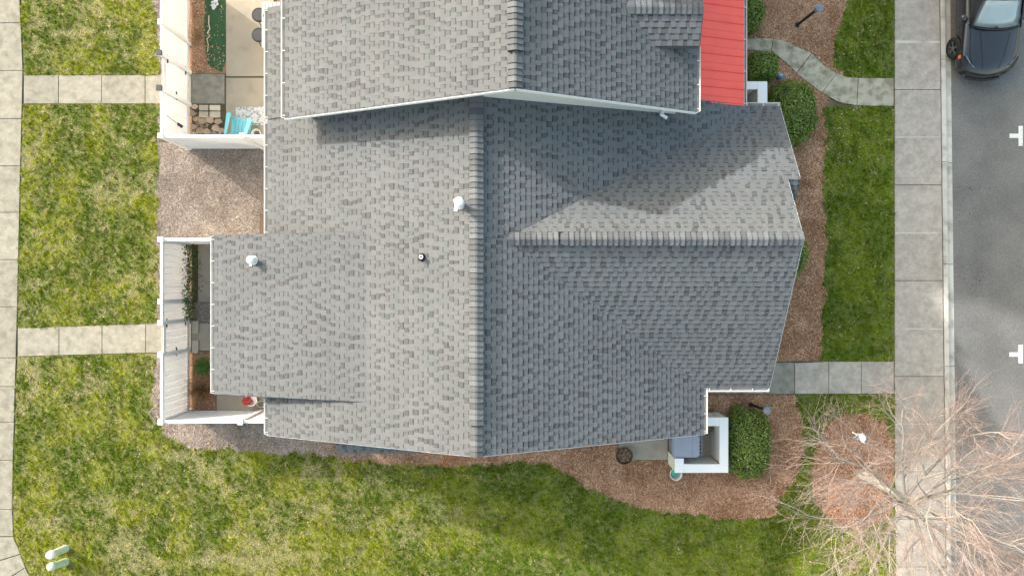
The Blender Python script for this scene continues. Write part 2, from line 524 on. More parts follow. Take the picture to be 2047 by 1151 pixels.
def blades(x, y, z, L, wd, lean, col, zj=.0):
    n = len(x)
    az = RNG.uniform(0, 2 * np.pi, n)
    dx, dy = np.cos(az), np.sin(az)
    hx = L * np.sin(lean)
    hz = L * np.cos(lean)
    v = np.empty((n, 3, 3), dtype=np.float32)
    z = np.zeros(n) + z + RNG.uniform(0, 1, n) * zj
    v[:, 0] = np.stack([x - dy * wd / 2, y + dx * wd / 2, z], 1)
    v[:, 1] = np.stack([x + dy * wd / 2, y - dx * wd / 2, z], 1)
    v[:, 2] = np.stack([x + dx * hx, y + dy * hx, z + hz], 1)
    c = np.repeat(col[:, None, :], 3, 1)
    return v.reshape(-1, 3), np.arange(3 * n).reshape(-1, 3), c.reshape(-1, 3)


def mixc(a, b, t):
    return np.asarray(a)[None, :] * (1 - t[:, None]) + np.asarray(b)[None, :] * t[:, None]


def sst(x, a, b):
    t = np.clip((x - a) / (b - a), 0, 1)
    return t * t * (3 - 2 * t)


ringW = WP(RING)
PATCH = ((400, 1115, 150, 26, .40), (560, 1120, 90, 22, .35), (205, 375, 55, 40, .18), (305, 365, 14, 40, .5), (75, 30, 20, 60, .3), (180, 40, 25, 50, .12), (150, 560, 60, 60, .10), (60, 760, 20, 60, .15))


def lawn_fields(k, x, y):
    px, py = x / HC * FP + 1023.5, 575.5 - y / HC * FP
    n = len(x)
    big = fbm(x + 9, y + 3, 1.5, 3)
    mid = fbm(x - 4, y + 11, .35, 2)
    yel = sst(fbm(x - 5, y + 8, .9, 3), .40, .66)
    if k in 'ABC':
        right = sst(px, 620, 1250) if k == 'C' else np.zeros(n)
        dry = big * .7 + mid * .8
        for cx_, cy_, sx, sy, a in PATCH:
            dry = dry + a * np.exp(-((px - cx_) / sx) ** 2 - ((py - cy_) / sy) ** 2)
        dry = sst(dry, .73, 1.12) * (1 - .78 * right)
    else:
        right = np.ones(n)
        dry = sst(big * .6 + mid * .8, .75, 1.05) * (.55 if k == 'E' else .3)
    return dry, yel, right


gv, gf, gc, off = [], [], [], 0


def put(v, f, c):
    global off
    gv.append(v); gf.append(f + off); gc.append(c)
    off += len(v)


def tint(yel, right):
    g0 = mixc((.135, .215, .007), (.335, .38, .02), yel)
    g1 = mixc((.15, .235, .012), (.275, .36, .026), yel)
    return g0 * (1 - right[:, None]) + g1 * right[:, None]


for k, p in LAWNS.items():
    def lim(x, y):
        if k != 'C': return x, y
        m_ = ~inpoly(x + RNG.normal(0, .05, len(x)), y + RNG.normal(0, .05, len(x)), ringW) & (y > -9.75)
        return x[m_], y[m_]
    # low mat of straw and short blades
    x, y = lim(*scatter(WP(p), 1500))
    n = len(x)
    dry, yel, right = lawn_fields(k, x, y)
    st = RNG.random(n) < (.20 + .62 * dry) * (1 - .6 * right)
    col = np.where(st[:, None], mixc((.34, .31, .13), (.60, .55, .31), RNG.random(n)), tint(yel, right)) * RNG.uniform(.75, 1.25, n)[:, None]
    put(*blades(x, y, .0, RNG.uniform(.05, .10, n), RNG.uniform(.008, .016, n), RNG.uniform(1.1, 1.5, n), col, .012))
    # tufts
    x, y = lim(*scatter(WP(p), 105 if k in 'ABC' else 110))
    dry, yel, right = lawn_fields(k, x, y)
    keep = RNG.random(len(x)) > dry * .72
    x, y, dry, yel, right = x[keep], y[keep], dry[keep], yel[keep], right[keep]
    nt, nb = len(x), 20
    tc = tint(np.clip(yel + RNG.normal(0, .22, nt), 0, 1), right)
    strw = RNG.random(nt) < (.20 + .22 * dry) * (1 - .7 * right)
    tc = np.where(strw[:, None], mixc((.36, .33, .12), (.58, .53, .28), RNG.random(nt)), tc) * RNG.uniform(.62, 1.25, nt)[:, None]
    ts = RNG.uniform(.6, 1.25, nt)
    r = np.abs(RNG.normal(0, .045, (nt, nb))) * ts[:, None]
    az = RNG.uniform(0, 2 * np.pi, (nt, nb))
    bx, by = (x[:, None] + r * np.cos(az)).ravel(), (y[:, None] + r * np.sin(az)).ravel()
    bc = (np.repeat(tc, nb, 0) * RNG.uniform(.7, 1.3, nt * nb)[:, None])
    L = RNG.uniform(.055, .11, nt * nb) * np.repeat(ts, nb)
    lean = np.clip(.25 + (r / .09).ravel() + RNG.normal(0, .22, nt * nb), .05, 1.45)
    v, f, c = blades(bx, by, .0, L, RNG.uniform(.011, .021, nt * nb), lean, bc, .01)
    put(v, f, c)
tag(cloud('grass', np.concatenate(gv), np.concatenate(gf), np.concatenate(gc), m_blade), 'green and straw-coloured lawn grass all round the house', 'grass', kind='stuff')

# pine straw on the beds
nv, nf, nc, off = [], [], [], 0
walkP = [WP(TOP + BOT[::-1]), WP([(1404, 722), (1787, 722), (1787, 788), (1404, 788)]), WP([(1235, 846), (1450, 846), (1450, 930), (1335, 930), (1335, 919), (1235, 919)])]
PALE = ((.215, .175, .145), (.50, .435, .385))
BRN = ((.25, .105, .045), (.78, .50, .33))
for poly, ca, cb, dens in ((bedW, *PALE, 2600), (bedS, *BRN, 2600), (bedE, *BRN, 2300), (RING, (.25, .10, .045), (.70, .43, .28), 2300),
                           ([(380, -40), (412, -40), (412, 148), (380, 148)], *BRN, 1800), ([(384, 604), (445, 604), (445, 645), (384, 645)], *PALE, 2500),
                           ([(384, 702), (433, 702), (433, 830), (384, 830)], *BRN, 1800)):
    x, y = scatter(WP(poly), dens, .32)
    keep = np.ones(len(x), bool)
    for q in walkP: keep &= ~inpoly(x, y, q)
    x, y = x[keep], y[keep]
    n = len(x)
    t = np.clip(fbm(x, y, .5, 3) * .9 + RNG.normal(0, .28, n), 0, 1)
    col = mixc(ca, cb, t)
    if poly is bedS:
        px = x / HC * FP + 1023.5
        pl = mixc(*PALE, t)
        k_ = sst(px, 900, 560)[:, None]
        col = col * (1 - k_) + pl * k_
        r_ = sst(fbm(x, y, .8, 2), .5, .66) * np.exp(-((px - 850) / 60) ** 2)
        col = mixc((0, 0, 0), (.45, .17, .06), r_) + col * (1 - r_[:, None])
    if poly is bedE:
        big = sst(fbm(x, y, 1.0, 2), .42, .62)[:, None]
        col = col * (1 - .3 * big) + np.array((.42, .22, .11)) * .3 * big
    col = col * RNG.uniform(.5, 1.3, n)[:, None]
    v, f, c = blades(x, y, .006, RNG.uniform(.05, .11, n), RNG.uniform(.010, .021, n), RNG.uniform(1.15, 1.56, n), col, .015)
    nv.append(v); nf.append(f + off); nc.append(c)
    off += len(v)
tag(cloud('pine_straw', np.concatenate(nv), np.concatenate(nf), np.concatenate(nc), m_needle), 'brown pine straw and chip litter covering the beds', 'mulch', kind='stuff')

# fallen leaves
lv, lf, lc, off = [], [], [], 0
for poly, n in ((bedE, 3800), (bedS, 1500), (LAWNS['E'], 110), (LAWNS['D'], 90), (RING, 500), ([(1560, 800), (1786, 800), (1786, 1150), (1560, 1150)], 300), ([(1893, 1085), (1912, 1085), (1914, 1160), (1894, 1160)], 160),
                ([(1640, 200), (1720, 200), (1720, 330), (1640, 330)], 120), ([(384, 0), (412, 0), (412, 148), (384, 148)], 260), ([(384, 702), (432, 702), (432, 780), (384, 780)], 60), ([(410, 90), (450, 90), (450, 146), (410, 146)], 110), ([(412, 0), (452, 0), (452, 100), (412, 100)], 50), (LAWNS['C'], 200)):
    q = WP(poly)
    ar = np.array(q)
    x, y = scatter(q, n / max(.1, np.prod(ar.max(0) - ar.min(0))))
    n = len(x)
    s_ = RNG.uniform(.008, .026, n)
    a = RNG.uniform(0, 6.28, n)
    z0 = -.105 if poly[0][0] == 1893 else .05
    zz = z0 + RNG.uniform(0, .02, n)
    v = np.empty((n, 4, 3))
    for i, (u_, w_) in enumerate(((-1.3, 0), (0, -.7), (1.3, 0), (0, .7))):
        v[:, i, 0] = x + s_ * (u_ * np.cos(a) - w_ * np.sin(a))
        v[:, i, 1] = y + s_ * (u_ * np.sin(a) + w_ * np.cos(a))
        v[:, i, 2] = zz + RNG.uniform(-.4, .4, n) * s_
    col = mixc((.30, .15, .07), (.70, .52, .33), RNG.random(n))
    lv.append(v.reshape(-1, 3)); lf.append(np.arange(4 * n).reshape(-1, 4) + off); lc.append(np.repeat(col, 4, 0))
    off += 4 * n
tag(cloud('fallen_leaves', np.concatenate(lv), np.concatenate(lf), np.concatenate(lc), m_needle, k=4), 'small tan fallen leaves sprinkled over beds and lawns', 'leaves', kind='stuff')

# ------------------------------------------------------------------ roofs
EXPO = .143


def clip(poly, sub):                       # clip convex polygon poly by convex polygon sub (counter-clockwise)
    out = poly
    n = len(sub)
    for i in range(n):
        ax, ay = sub[i]
        bx, by = sub[(i + 1) % n]
        src, out = out, []
        if not src: return []
        for j in range(len(src)):
            p, q = src[j], src[(j + 1) % len(src)]
            dp = (bx - ax) * (p[1] - ay) - (by - ay) * (p[0] - ax)
            dq = (bx - ax) * (q[1] - ay) - (by - ay) * (q[0] - ax)
            if dp >= 0: out.append(p)
            if (dp > 0 and dq < 0) or (dp < 0 and dq > 0):
                t = dp / (dp - dq)
                out.append((p[0] + (q[0] - p[0]) * t, p[1] + (q[1] - p[1]) * t))
    return out


def shingle_plane(poly, hf, pieces, lift=0.0, tone=1.0):
    """poly: convex plan outline, hf(x, y): height. Appends (distance, MB-data) for every tab and slot."""
    a = sum(poly[i][0] * poly[(i + 1) % len(poly)][1] - poly[(i + 1) % len(poly)][0] * poly[i][1] for i in range(len(poly)))
    if a < 0: poly = poly[::-1]
    gx, gy = hf(1, 0) - hf(0, 0), hf(0, 1) - hf(0, 0)
    gl = math.hypot(gx, gy)
    up = (gx / gl, gy / gl)                # uphill, in plan
    al = (-up[1], up[0]) if True else None
    al = (up[1], -up[0])
    cs = math.cos(math.atan(gl))
    nrm = Vector((-gx, -gy, 1)).normalized()
    to = lambda p: (p[0] * al[0] + p[1] * al[1], (p[0] * up[0] + p[1] * up[1]) / cs)
    q = [to(p) for p in poly]
    a = sum(q[i][0] * q[(i + 1) % len(q)][1] - q[(i + 1) % len(q)][0] * q[i][1] for i in range(len(q)))
    if a < 0: q = q[::-1]
    u0, u1 = min(p[0] for p in q), max(p[0] for p in q)
    v0, v1 = min(p[1] for p in q), max(p[1] for p in q)

    def back(u, v, t):
        x = u * al[0] + v * cs * up[0]
        y = u * al[1] + v * cs * up[1]
        return tuple(Vector((x, y, hf(x, y))) + nrm * (t + lift))

    k = 0
    v = v0
    R = random.Random(hash((round(u0, 3), round(v0, 3))) & 0xffff)
    while v < v1 - .01:
        u = u0 - R.uniform(0, .2)
        tab = R.random() < .5
        wob = R.uniform(-.004, .004)
        ctone = R.uniform(.97, 1.03)
        while u < u1:
            wd = R.uniform(.07, .20) if tab else R.uniform(.08, .165)
            ue = u + wd
            sk = R.uniform(-.012, .012)
            rect = [(u, v + wob), (ue, v + wob), (ue + sk, v + EXPO + .012 + wob), (u + sk, v + EXPO + .012 + wob)]
            if tab:
                tn = R.uniform(.955, 1.045) * ctone
            else:
                tn = R.choice((R.uniform(.62, .76), R.uniform(.78, .92), R.uniform(.88, 1.0), R.uniform(.92, 1.0))) * ctone
            tint = R.random()
            tn *= tone
            if tint < .12: c = (.126 * tn, .143 * tn, .146 * tn)
            elif tint < .15: c = (.137 * tn, .141 * tn, .143 * tn)
            else: c = (.134 * tn, .143 * tn, .151 * tn)
            tl, tu = (.0155, .003) if tab else (.0080, .001)
            parts = [(rect, c)]
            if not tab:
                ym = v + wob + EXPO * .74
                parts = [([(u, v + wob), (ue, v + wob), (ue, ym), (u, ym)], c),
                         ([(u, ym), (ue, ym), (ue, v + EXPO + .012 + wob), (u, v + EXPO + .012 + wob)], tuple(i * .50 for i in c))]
            data = []
            for r_, cc in parts:
                pl = clip(r_, q)
                if len(pl) < 3: continue
                ar = abs(sum(pl[i][0] * pl[(i + 1) % len(pl)][1] - pl[(i + 1) % len(pl)][0] * pl[i][1] for i in range(len(pl)))) / 2
                if ar < 2e-4: continue
                top = [back(a_, b_, tl + (tu - tl) * (b_ - v - wob) / EXPO) for a_, b_ in pl]
                bot = [back(a_, b_, -.006) for a_, b_ in pl]
                n = len(pl)
                tf = tuple(range(n))
                fs = [tf] + [((i + 1) % n, i, n + i, n + (i + 1) % n) for i in range(n)]
                if al[0] * up[1] - al[1] * up[0] < 0: fs = [f_[::-1] for f_ in fs]
                data.append((top + bot, fs, cc, ar))
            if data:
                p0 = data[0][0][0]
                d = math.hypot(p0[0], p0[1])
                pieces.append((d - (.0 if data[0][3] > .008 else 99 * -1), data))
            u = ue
            tab = not tab
        v += EXPO
        k += 1


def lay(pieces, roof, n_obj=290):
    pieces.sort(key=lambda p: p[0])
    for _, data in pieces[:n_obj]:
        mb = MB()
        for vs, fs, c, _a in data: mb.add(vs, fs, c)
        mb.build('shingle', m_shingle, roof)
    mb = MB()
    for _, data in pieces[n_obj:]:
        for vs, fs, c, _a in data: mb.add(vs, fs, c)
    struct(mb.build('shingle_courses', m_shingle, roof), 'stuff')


def ridge_caps(roof, a, b, z, slope_l, slope_r, half=.16, lift=.03, pitch=.138, rnd=random.Random(3), grow=True):
    """bent cap shingles along a ridge from a to b (plan points); each overlaps the one before it"""
    A, B = Vector((a[0], a[1], z)), Vector((b[0], b[1], z))
    d = (B - A).normalized()
    L = (B - A).length
    s_ = Vector((-d.y, d.x, 0))
    n = int(L / pitch)
    for i in range(n):
        t0, t1 = i * pitch, min(L, i * pitch + pitch + .05)
        mb = MB()
        hw = half * rnd.uniform(.97, 1.03)
        tn = rnd.choice((1.0, 1.05, .92, .8, .72)) * rnd.uniform(.95, 1.05)
        c = (.126 * tn, .137 * tn, .147 * tn)
        vs = []
        for t, up in ((t0, .042), (t1, .008)):
            for o, sl in ((-hw, slope_r), (-hw * .55, slope_r), (-hw * .16, slope_r * .5), (hw * .16, slope_l * .5), (hw * .55, slope_l), (hw, slope_l)):
                vs.append(tuple(A + d * t + s_ * o + Vector((0, 0, lift + up - abs(o) * sl))))
            for o, sl in ((hw, slope_l), (-hw, slope_r)):
                vs.append(tuple(A + d * t + s_ * o + Vector((0, 0, lift + up - .03 - abs(o) * sl))))
        fs = [(i_, i_ + 1, i_ + 9, i_ + 8) for i_ in range(7)] + [(7, 0, 8, 15), tuple(range(8))[::-1], tuple(range(8, 16))]
        mb.add(vs, [f_[::-1] for f_ in fs], c)
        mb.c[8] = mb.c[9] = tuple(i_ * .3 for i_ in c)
        mb.build('ridge_cap', m_shingle, roof)


def deck(mb, poly, hf, th=.14):
    mb.slab3([(x, y, hf(x, y) - .008) for x, y in poly], th)


def gutter(parent, a, b, z, out, wd=.115, hang=.61, mat=None, endcap=True):
    """open trough from a to b (plan), out = outward plan direction"""
    a, b, o = Vector((*a, z)), Vector((*b, z)), Vector((*out, 0)).normalized()
    d = (b - a).normalized()
    prof = ((0, .0), (0, -.11), (.075, -.11), (wd, -.03), (wd, .012), (wd - .018, .012), (wd - .018, -.02), (.07, -.095), (.012, -.095), (.012, .0))
    vs = []
    for p in (a, b):
        for u, v in prof: vs.append(tuple(p + o * u + Vector((0, 0, v))))
    n = len(prof)
    fs = [(i, (i + 1) % n, n + (i + 1) % n, n + i) for i in range(n)] + [tuple(range(n)), tuple(range(n, 2 * n))]
    m_ = MB().add(vs, fs)
    if endcap:
        for p in (a, b):
            m_.beam(p + o * wd * .5 + Vector((0, 0, -.10)), p + o * wd * .5 + Vector((0, 0, .006)), wd - .01, .012, up=tuple(d))
    G = m_.build('gutter', m_gut, parent)
    MB().beam(a + o * (wd * .45) + Vector((0, 0, -.082)) + d * .01, b + o * (wd * .45) + Vector((0, 0, -.082)) - d * .01, wd * .62, .02).build('gutter_litter', m_gutin, G)
    L = (b - a).length
    k = max(1, int(L / hang))
    for i in range(k + 1):
        p = a + d * min(L - .05, .06 + i * hang)
        MB().beam(p + Vector((0, 0, .004)), p + o * wd + Vector((0, 0, .004)), .022, .010).build('hanger', m_gut, G)
    return G


# ---- the central townhouse
RX, RH = -.874, 5.4
hW = lambda x, y: RH - .4167 * (RX - x)
hES = lambda x, y: RH - .4167 * (x - RX)
hEN = lambda x, y: 5.1 - .335 * (x + .154)
CY, CH = 1.226, 5.1
hCS = lambda x, y: CH - .569 * (CY - y)
hCN = lambda x, y: CH - .62 * (y - CY)
hPS = lambda x, y: CH - .62 * (2.863 - CY) - .62 * (2.863 - y)
HX = -6.846 + 23 * EXPO * math.cos(math.atan(.4167))   # where the shed roof leaves the main slope
hSH = lambda x, y: hW(HX, 0) - .30 * (HX - x)
hBAY = lambda x, y: 2.50 + .55 * (y + 4.72)
pW = [(-6.846, -4.128), (RX, -4.128), (RX, 4.7), (-6.846, 4.7)]
pES = [(RX, -4.128), (5.413, -4.128), (5.413, -2.85), (-.154, CY), (RX, CY)]
pEN = [(RX, CY), (-.154, CY), (7.11, 5.15), (RX, 5.15)]
pCS = [(-.154, CY), (5.37, -2.813), (7.262, -2.813), (7.262, CY)]
pCN = [(-.154, CY), (7.262, CY), (7.262, 5.15), (7.11, 5.15)]
pCN2 = [(7.262, 2.863), (7.60, 2.863), (7.60, 5.15), (7.262, 5.15)]
pPS = [(6.9, 2.863), (7.60, 2.863), (7.60, 1.75), (6.9, 1.75)]
pSH = [(-8.39, -2.988), (HX, -2.988), (HX, 1.475), (-8.39, 1.475)]
pW1 = [(HX, -4.128), (RX, -4.128), (RX, 4.7), (HX, 4.7)]
pW2 = [(-6.846, -4.128), (HX, -4.128), (HX, -2.7), (-6.846, -2.7)]
pW3 = [(-6.846, 1.2), (HX, 1.2), (HX, 4.7), (-6.846, 4.7)]
pBAY = [(-4.99, -4.72), (-2.55, -4.72), (-2.55, -3.9), (-4.99, -3.9)]
house = thing('townhouse', (-.8, 0, 0), 'middle townhouse with a wide grey shingle roof, cross gable and white pipe vents', 'house')
dk = MB()
for p, h in ((pW, hW), (pES, hES), (pEN, hEN), (pCS, hCS), (pCN, hCN), (pCN2, hCN), (pPS, hPS), (pSH, hSH), (pBAY, hBAY)):
    deck(dk, p, h)
roof = dk.build('roof', m_deck, house)
pcs = []
for p, h, lf, tn in ((pW1, hW, .001, 1), (pW2, hW, 0, 1), (pW3, hW, 0, 1), (pES, hES, 0, 1), (pEN, hEN, 0, 1), (pCS, hCS, 0, 1), (pCN, hCN, 0, 1), (pCN2, hCN, 0, 1), (pPS, hPS, 0, 1), (pSH, hSH, 0, 1), (pBAY, hBAY, 0, 1)):
    shingle_plane(p, h, pcs, lf, tn)
lay(pcs, roof)
# ridge vent under the caps
mb = MB()
mb.box(RX - .17, RX + .17, -3.35, 4.68, RH - .10, RH - .005)
MBv = mb.build('ridge_vent', m_black, roof)
MB().box(1.15, 6.5, CY - .17, CY + .17, CH - .12, CH - .005).build('ridge_vent', m_black, roof)
ridge_caps(roof, (RX, -4.13), (RX, -3.35), RH, .40, .40, .165, .015)
ridge_caps(roof, (RX, -3.35), (RX, 4.70), RH, .36, .36, .175, .045)
ridge_caps(roof, (7.262, CY), (6.5, CY), CH, .5, .5, .165, .015)
ridge_caps(roof, (6.5, CY), (1.15, CY), CH, .46, .46, .175, .045)
ridge_caps(roof, (1.15, CY), (-.2, CY), CH, .5, .5, .165, .015)
# walls
mw = MB()


def gable_prism(mb, a0, a1, b0, b1, ridge, h0, hr, h1, axis):
    """prism along axis ('x' or 'y') from b0 to b1; section a0..a1 with eaves h0, h1 and peak hr at ridge"""
    sec = [(a0, 0), (a1, 0), (a1, h1), (ridge, hr), (a0, h0)]
    vs = []
    for b in (b0, b1):
        for a, z in sec:
            vs.append((a, b, z) if axis == 'y' else (b, a, z))
    mb.add(vs, [(0, 1, 2, 3, 4), (9, 8, 7, 6, 5)] + [(i, (i + 1) % 5, 5 + (i + 1) % 5, 5 + i) for i in range(5)])


gable_prism(mw, -6.45, 5.05, -3.85, 4.66, RX, hW(-6.45, 0) - .16, RH - .17, hES(5.05, 0) - .16, 'y')
wall = mw.build('wall', m_side, house)
mb = MB()
gable_prism(mb, -2.45, 4.62, 5.0, 6.95, CY, hCS(0, -2.45) - .16, CH - .17, hCN(0, 4.62) - .17, 'x')
mb.build('wall', m_side, house)
mb = MB().box(-8.0, -6.4, -2.65, 1.15, 0, hSH(-8.0, 0) - .17)
mb.add([(-8.0, -2.65, 0), (-4.2, -2.65, 0), (-4.2, -2.65, hSH(-4.2, 0) - .17), (-8.0, -2.65, hSH(-8, 0) - .17), (-8.0, 1.15, 0), (-4.2, 1.15, 0), (-4.2, 1.15, hSH(-4.2, 0) - .17), (-8.0, 1.15, hSH(-8, 0) - .17)],
       [(0, 1, 2, 3), (7, 6, 5, 4), (0, 4, 5, 1), (1, 5, 6, 2), (2, 6, 7, 3), (3, 7, 4, 0)])
mb.build('wall', m_side, house)
MB().box(-4.85, -2.7, -4.5, -3.84, .5, 2.42).build('bay_window', m_white, house)
# fascia along the rakes
for pts in ([(RX, -4.128, RH), (-6.846, -4.128, hW(-6.846, 0))], [(RX, -4.128, RH), (5.413, -4.128, hES(5.413, 0))], [(7.262, CY, CH), (7.262, -2.813, hCS(0, -2.813))],
            [(7.262, CY, CH), (7.262, 2.86, hCN(0, 2.86))], [(7.60, 2.863, hCN(0, 2.863)), (7.60, 5.15, hCN(0, 5.15))], [(-8.39, -2.988, hSH(-8.39, 0)), (-4.2, -2.988, hSH(-4.2, 0))], [(-8.39, 1.475, hSH(-8.39, 0)), (-4.2, 1.475, hSH(-4.2, 0))]):
    a, b = Vector(pts[0]) - Vector((0, 0, .10)), Vector(pts[1]) - Vector((0, 0, .10))
    MB().beam(a, b, .03, .16).build('fascia', m_deck if pts[0][0] < -8 else m_white, house)
gutter(house, (-6.835, 1.50), (-6.835, 4.66), hW(-6.846, 0) + .0, (-1, 0))
gutter(house, (-6.835, -4.10), (-6.835, -3.02), hW(-6.846, 0) + .0, (-1, 0), hang=.4)
gutter(house, (-8.38, -2.96), (-8.38, 1.45), hSH(-8.39, 0) + .0, (-1, 0))
gutter(house, (5.50, -2.805), (7.24, -2.805), hCS(0, -2.813) + .0, (0, -1))
gutter(house, (5.405, -4.10), (5.405, -2.83), hES(5.413, 0) + .0, (1, 0), hang=.5)
gutter(house, (6.62, 5.14), (7.60, 5.14), hCN(0, 5.15) + .0, (0, 1), hang=.45)


def pipe_vent(x, y, hf, r, top, capped, label, parent):
    z = hf(x, y)
    g0 = hf(x + 1, y) - hf(x, y)
    fl = MB().add([(x - r * 1.9, y - r * 2.0, hf(x - r * 1.9, y) + .016), (x - r * .9, y - r * 2.0, hf(x - r * .9, y) + .016), (x - r * .9, y + r * 1.6, hf(x - r * .9, y) + .016), (x - r * 1.9, y + r * 1.6, hf(x - r * 1.9, y) + .016),
                   (x - r * 1.9, y - r * 2.0, hf(x - r * 1.9, y) + .001), (x - r * .9, y - r * 2.0, hf(x - r * .9, y) + .001), (x - r * .9, y + r * 1.6, hf(x - r * .9, y) + .001), (x - r * 1.9, y + r * 1.6, hf(x - r * 1.9, y) + .001)],
                  [(0, 1, 2, 3), (7, 6, 5, 4), (0, 4, 5, 1), (1, 5, 6, 2), (2, 6, 7, 3), (3, 7, 4, 0)])
    if capped:
        P_ = MB().lathe((x, y, z), [(r * 1.75, -.05), (r * 1.5, .05), (r * 1.02, .10), (r, .11), (r, top)], 20).build('vent_pipe', m_white, parent, smooth=True)
        P_['label'] = label
        fl.build('flashing', m_white, P_)
        MB().lathe((x, y, z), [(r * .9, top - .02), (r * 1.35, top + .02), (r * 1.4, top + .07), (r * 1.1, top + .11), (r * .3, top + .125)], 20).build('vent_cap', m_white, P_, smooth=True)
    else:
        P_ = MB().lathe((x, y, z), [(r, -.03), (r, top), (r * .55, top), (r * .55, .05)], 20, close=False).build('vent_pipe', m_white, parent)
        P_['label'] = label
        MB().lathe((x, y, z), [(r * 2.1, -.04), (r * 1.9, .05), (r * 1.15, .10), (r * 1.02, .13)], 20, close=False).build('rubber_boot', m_black, P_, smooth=True)
        MB().lathe((x, y, z), [(.001, .06), (r * .56, .06)], 16, close=False).build('bore', m_black, P_)


x0, y0 = W(920, 408, 5.25); pipe_vent(x0, y0, hW, .085, .42, True, 'white capped vent pipe close to the main ridge', house)
x0, y0 = W(505, 520, 3.30); pipe_vent(x0, y0, hSH, .08, .22, True, 'white capped vent pipe near the left eave', house)
x0, y0 = W(843, 514, 4.85); pipe_vent(x0, y0, hW, .052, .20, False, 'open plumbing vent in a black rubber boot', house)

# ---- the neighbour townhouse
NX, NH = .072, 6.9
nW = lambda x, y: NH - .46 * (NX - x)
nE = lambda x, y: NH - .46 * (x - NX)
DY, DH = 6.754, 5.68
dS = lambda x, y: DH - .453 * (DY - y)
dN = lambda x, y: DH - .453 * (y - DY)
qW = [(-5.963, 4.45), (NX, 4.45), (NX, 10.4), (-5.963, 10.4)]
qE = [(NX, 4.45), (4.684, 4.45), (4.684, 10.4), (NX, 10.4)]
qDS = [(2.73, DY), (3.522, 5.943), (4.60, 5.943), (4.60, DY)]
qDN = [(2.73, DY), (4.60, DY), (4.60, 7.565), (3.522, 7.565)]
qL = [(-6.846, 4.72), (-5.5, 4.72), (-5.5, 7.84), (-6.846, 7.84)]
nb = thing('townhouse', (-.6, 7.4, 0), 'taller adjoining townhouse at the top with a red metal porch roof', 'house')
dk = MB()
for p, h in ((qW, nW), (qE, nE), (qDS, dS), (qDN, dN), (qL, hW)): deck(dk, p, h)
nroof = dk.build('roof', m_deck, nb)
pcs = []
for p, h, lf in ((qW, nW, 0), (qE, nE, 0), (qDS, dS, .012), (qDN, dN, .012), (qL, hW, 0)): shingle_plane(p, h, pcs, lf)
lay(pcs, nroof)
MB().box(NX - .17, NX + .17, 5.28, 10.3, NH - .10, NH - .005).build('ridge_vent', m_black, nroof)
ridge_caps(nroof, (NX, 4.46), (NX, 5.28), NH, .45, .45, .165, .015)
ridge_caps(nroof, (NX, 5.28), (NX, 10.3), NH, .40, .40, .175, .045)
ridge_caps(nroof, (4.60, DY), (2.75, DY), DH, .42, .42, .165, .02)
mb = MB()
gable_prism(mb, -5.6, 4.40, 4.70, 10.3, NX, nW(-5.6, 0) - .17, NH - .17, nE(4.40, 0) - .17, 'y')
mb.build('wall', m_side, nb)
MB().box(-6.45, -5.55, 4.74, 7.5, 0, hW(-6.45, 0) - .17).build('wall', m_side, nb)
MB().box(3.2, 4.5, 6.05, 7.45, 4.7, 5.34).build('dormer_wall', m_side, nb)
for a, b in (((NX, 4.442, NH), (-5.963, 4.442, nW(-5.963, 0))), ((NX, 4.442, NH), (4.684, 4.442, nE(4.684, 0))), ((4.61, DY, DH), (4.61, 5.943, dS(0, 5.943))), ((3.55, 5.937, dS(0, 5.943)), (4.6, 5.937, dS(0, 5.943)))):
    MB().beam(Vector(a) - Vector((0, 0, .085)), Vector(b) - Vector((0, 0, .085)), .028, .13).build('fascia', m_white if a[1] < 5 else m_deck, nb)
tall = lambda x, y: 10.2 - .46 * abs(x - 1.6)  # unseen taller block, added out of frame to shade the car and right sidewalk
mb = MB()
gable_prism(mb, -1.3, 4.5, 10.6, 20.0, 1.6, tall(-1.3, 0) - .1, 10.1, tall(4.5, 0) - .1, 'y')
mb.build('shade_block_wall', m_side, nb)
mb = MB()
deck(mb, [(-1.6, 10.45), (1.6, 10.45), (1.6, 20.1), (-1.6, 20.1)], tall)
deck(mb, [(1.6, 10.45), (4.8, 10.45), (4.8, 20.1), (1.6, 20.1)], tall)
mb.build('shade_block_roof', m_deck, nb)
gutter(nb, (-5.955, 4.47), (-5.955, 10.3), nW(-5.963, 0), (-1, 0), hang=.85)
gutter(nb, (-6.835, 4.72), (-6.835, 7.82), hW(-6.846, 0), (-1, 0))
gutter(nb, (4.676, 4.47), (4.676, 6.10), nE(4.684, 0), (1, 0), wd=.10)
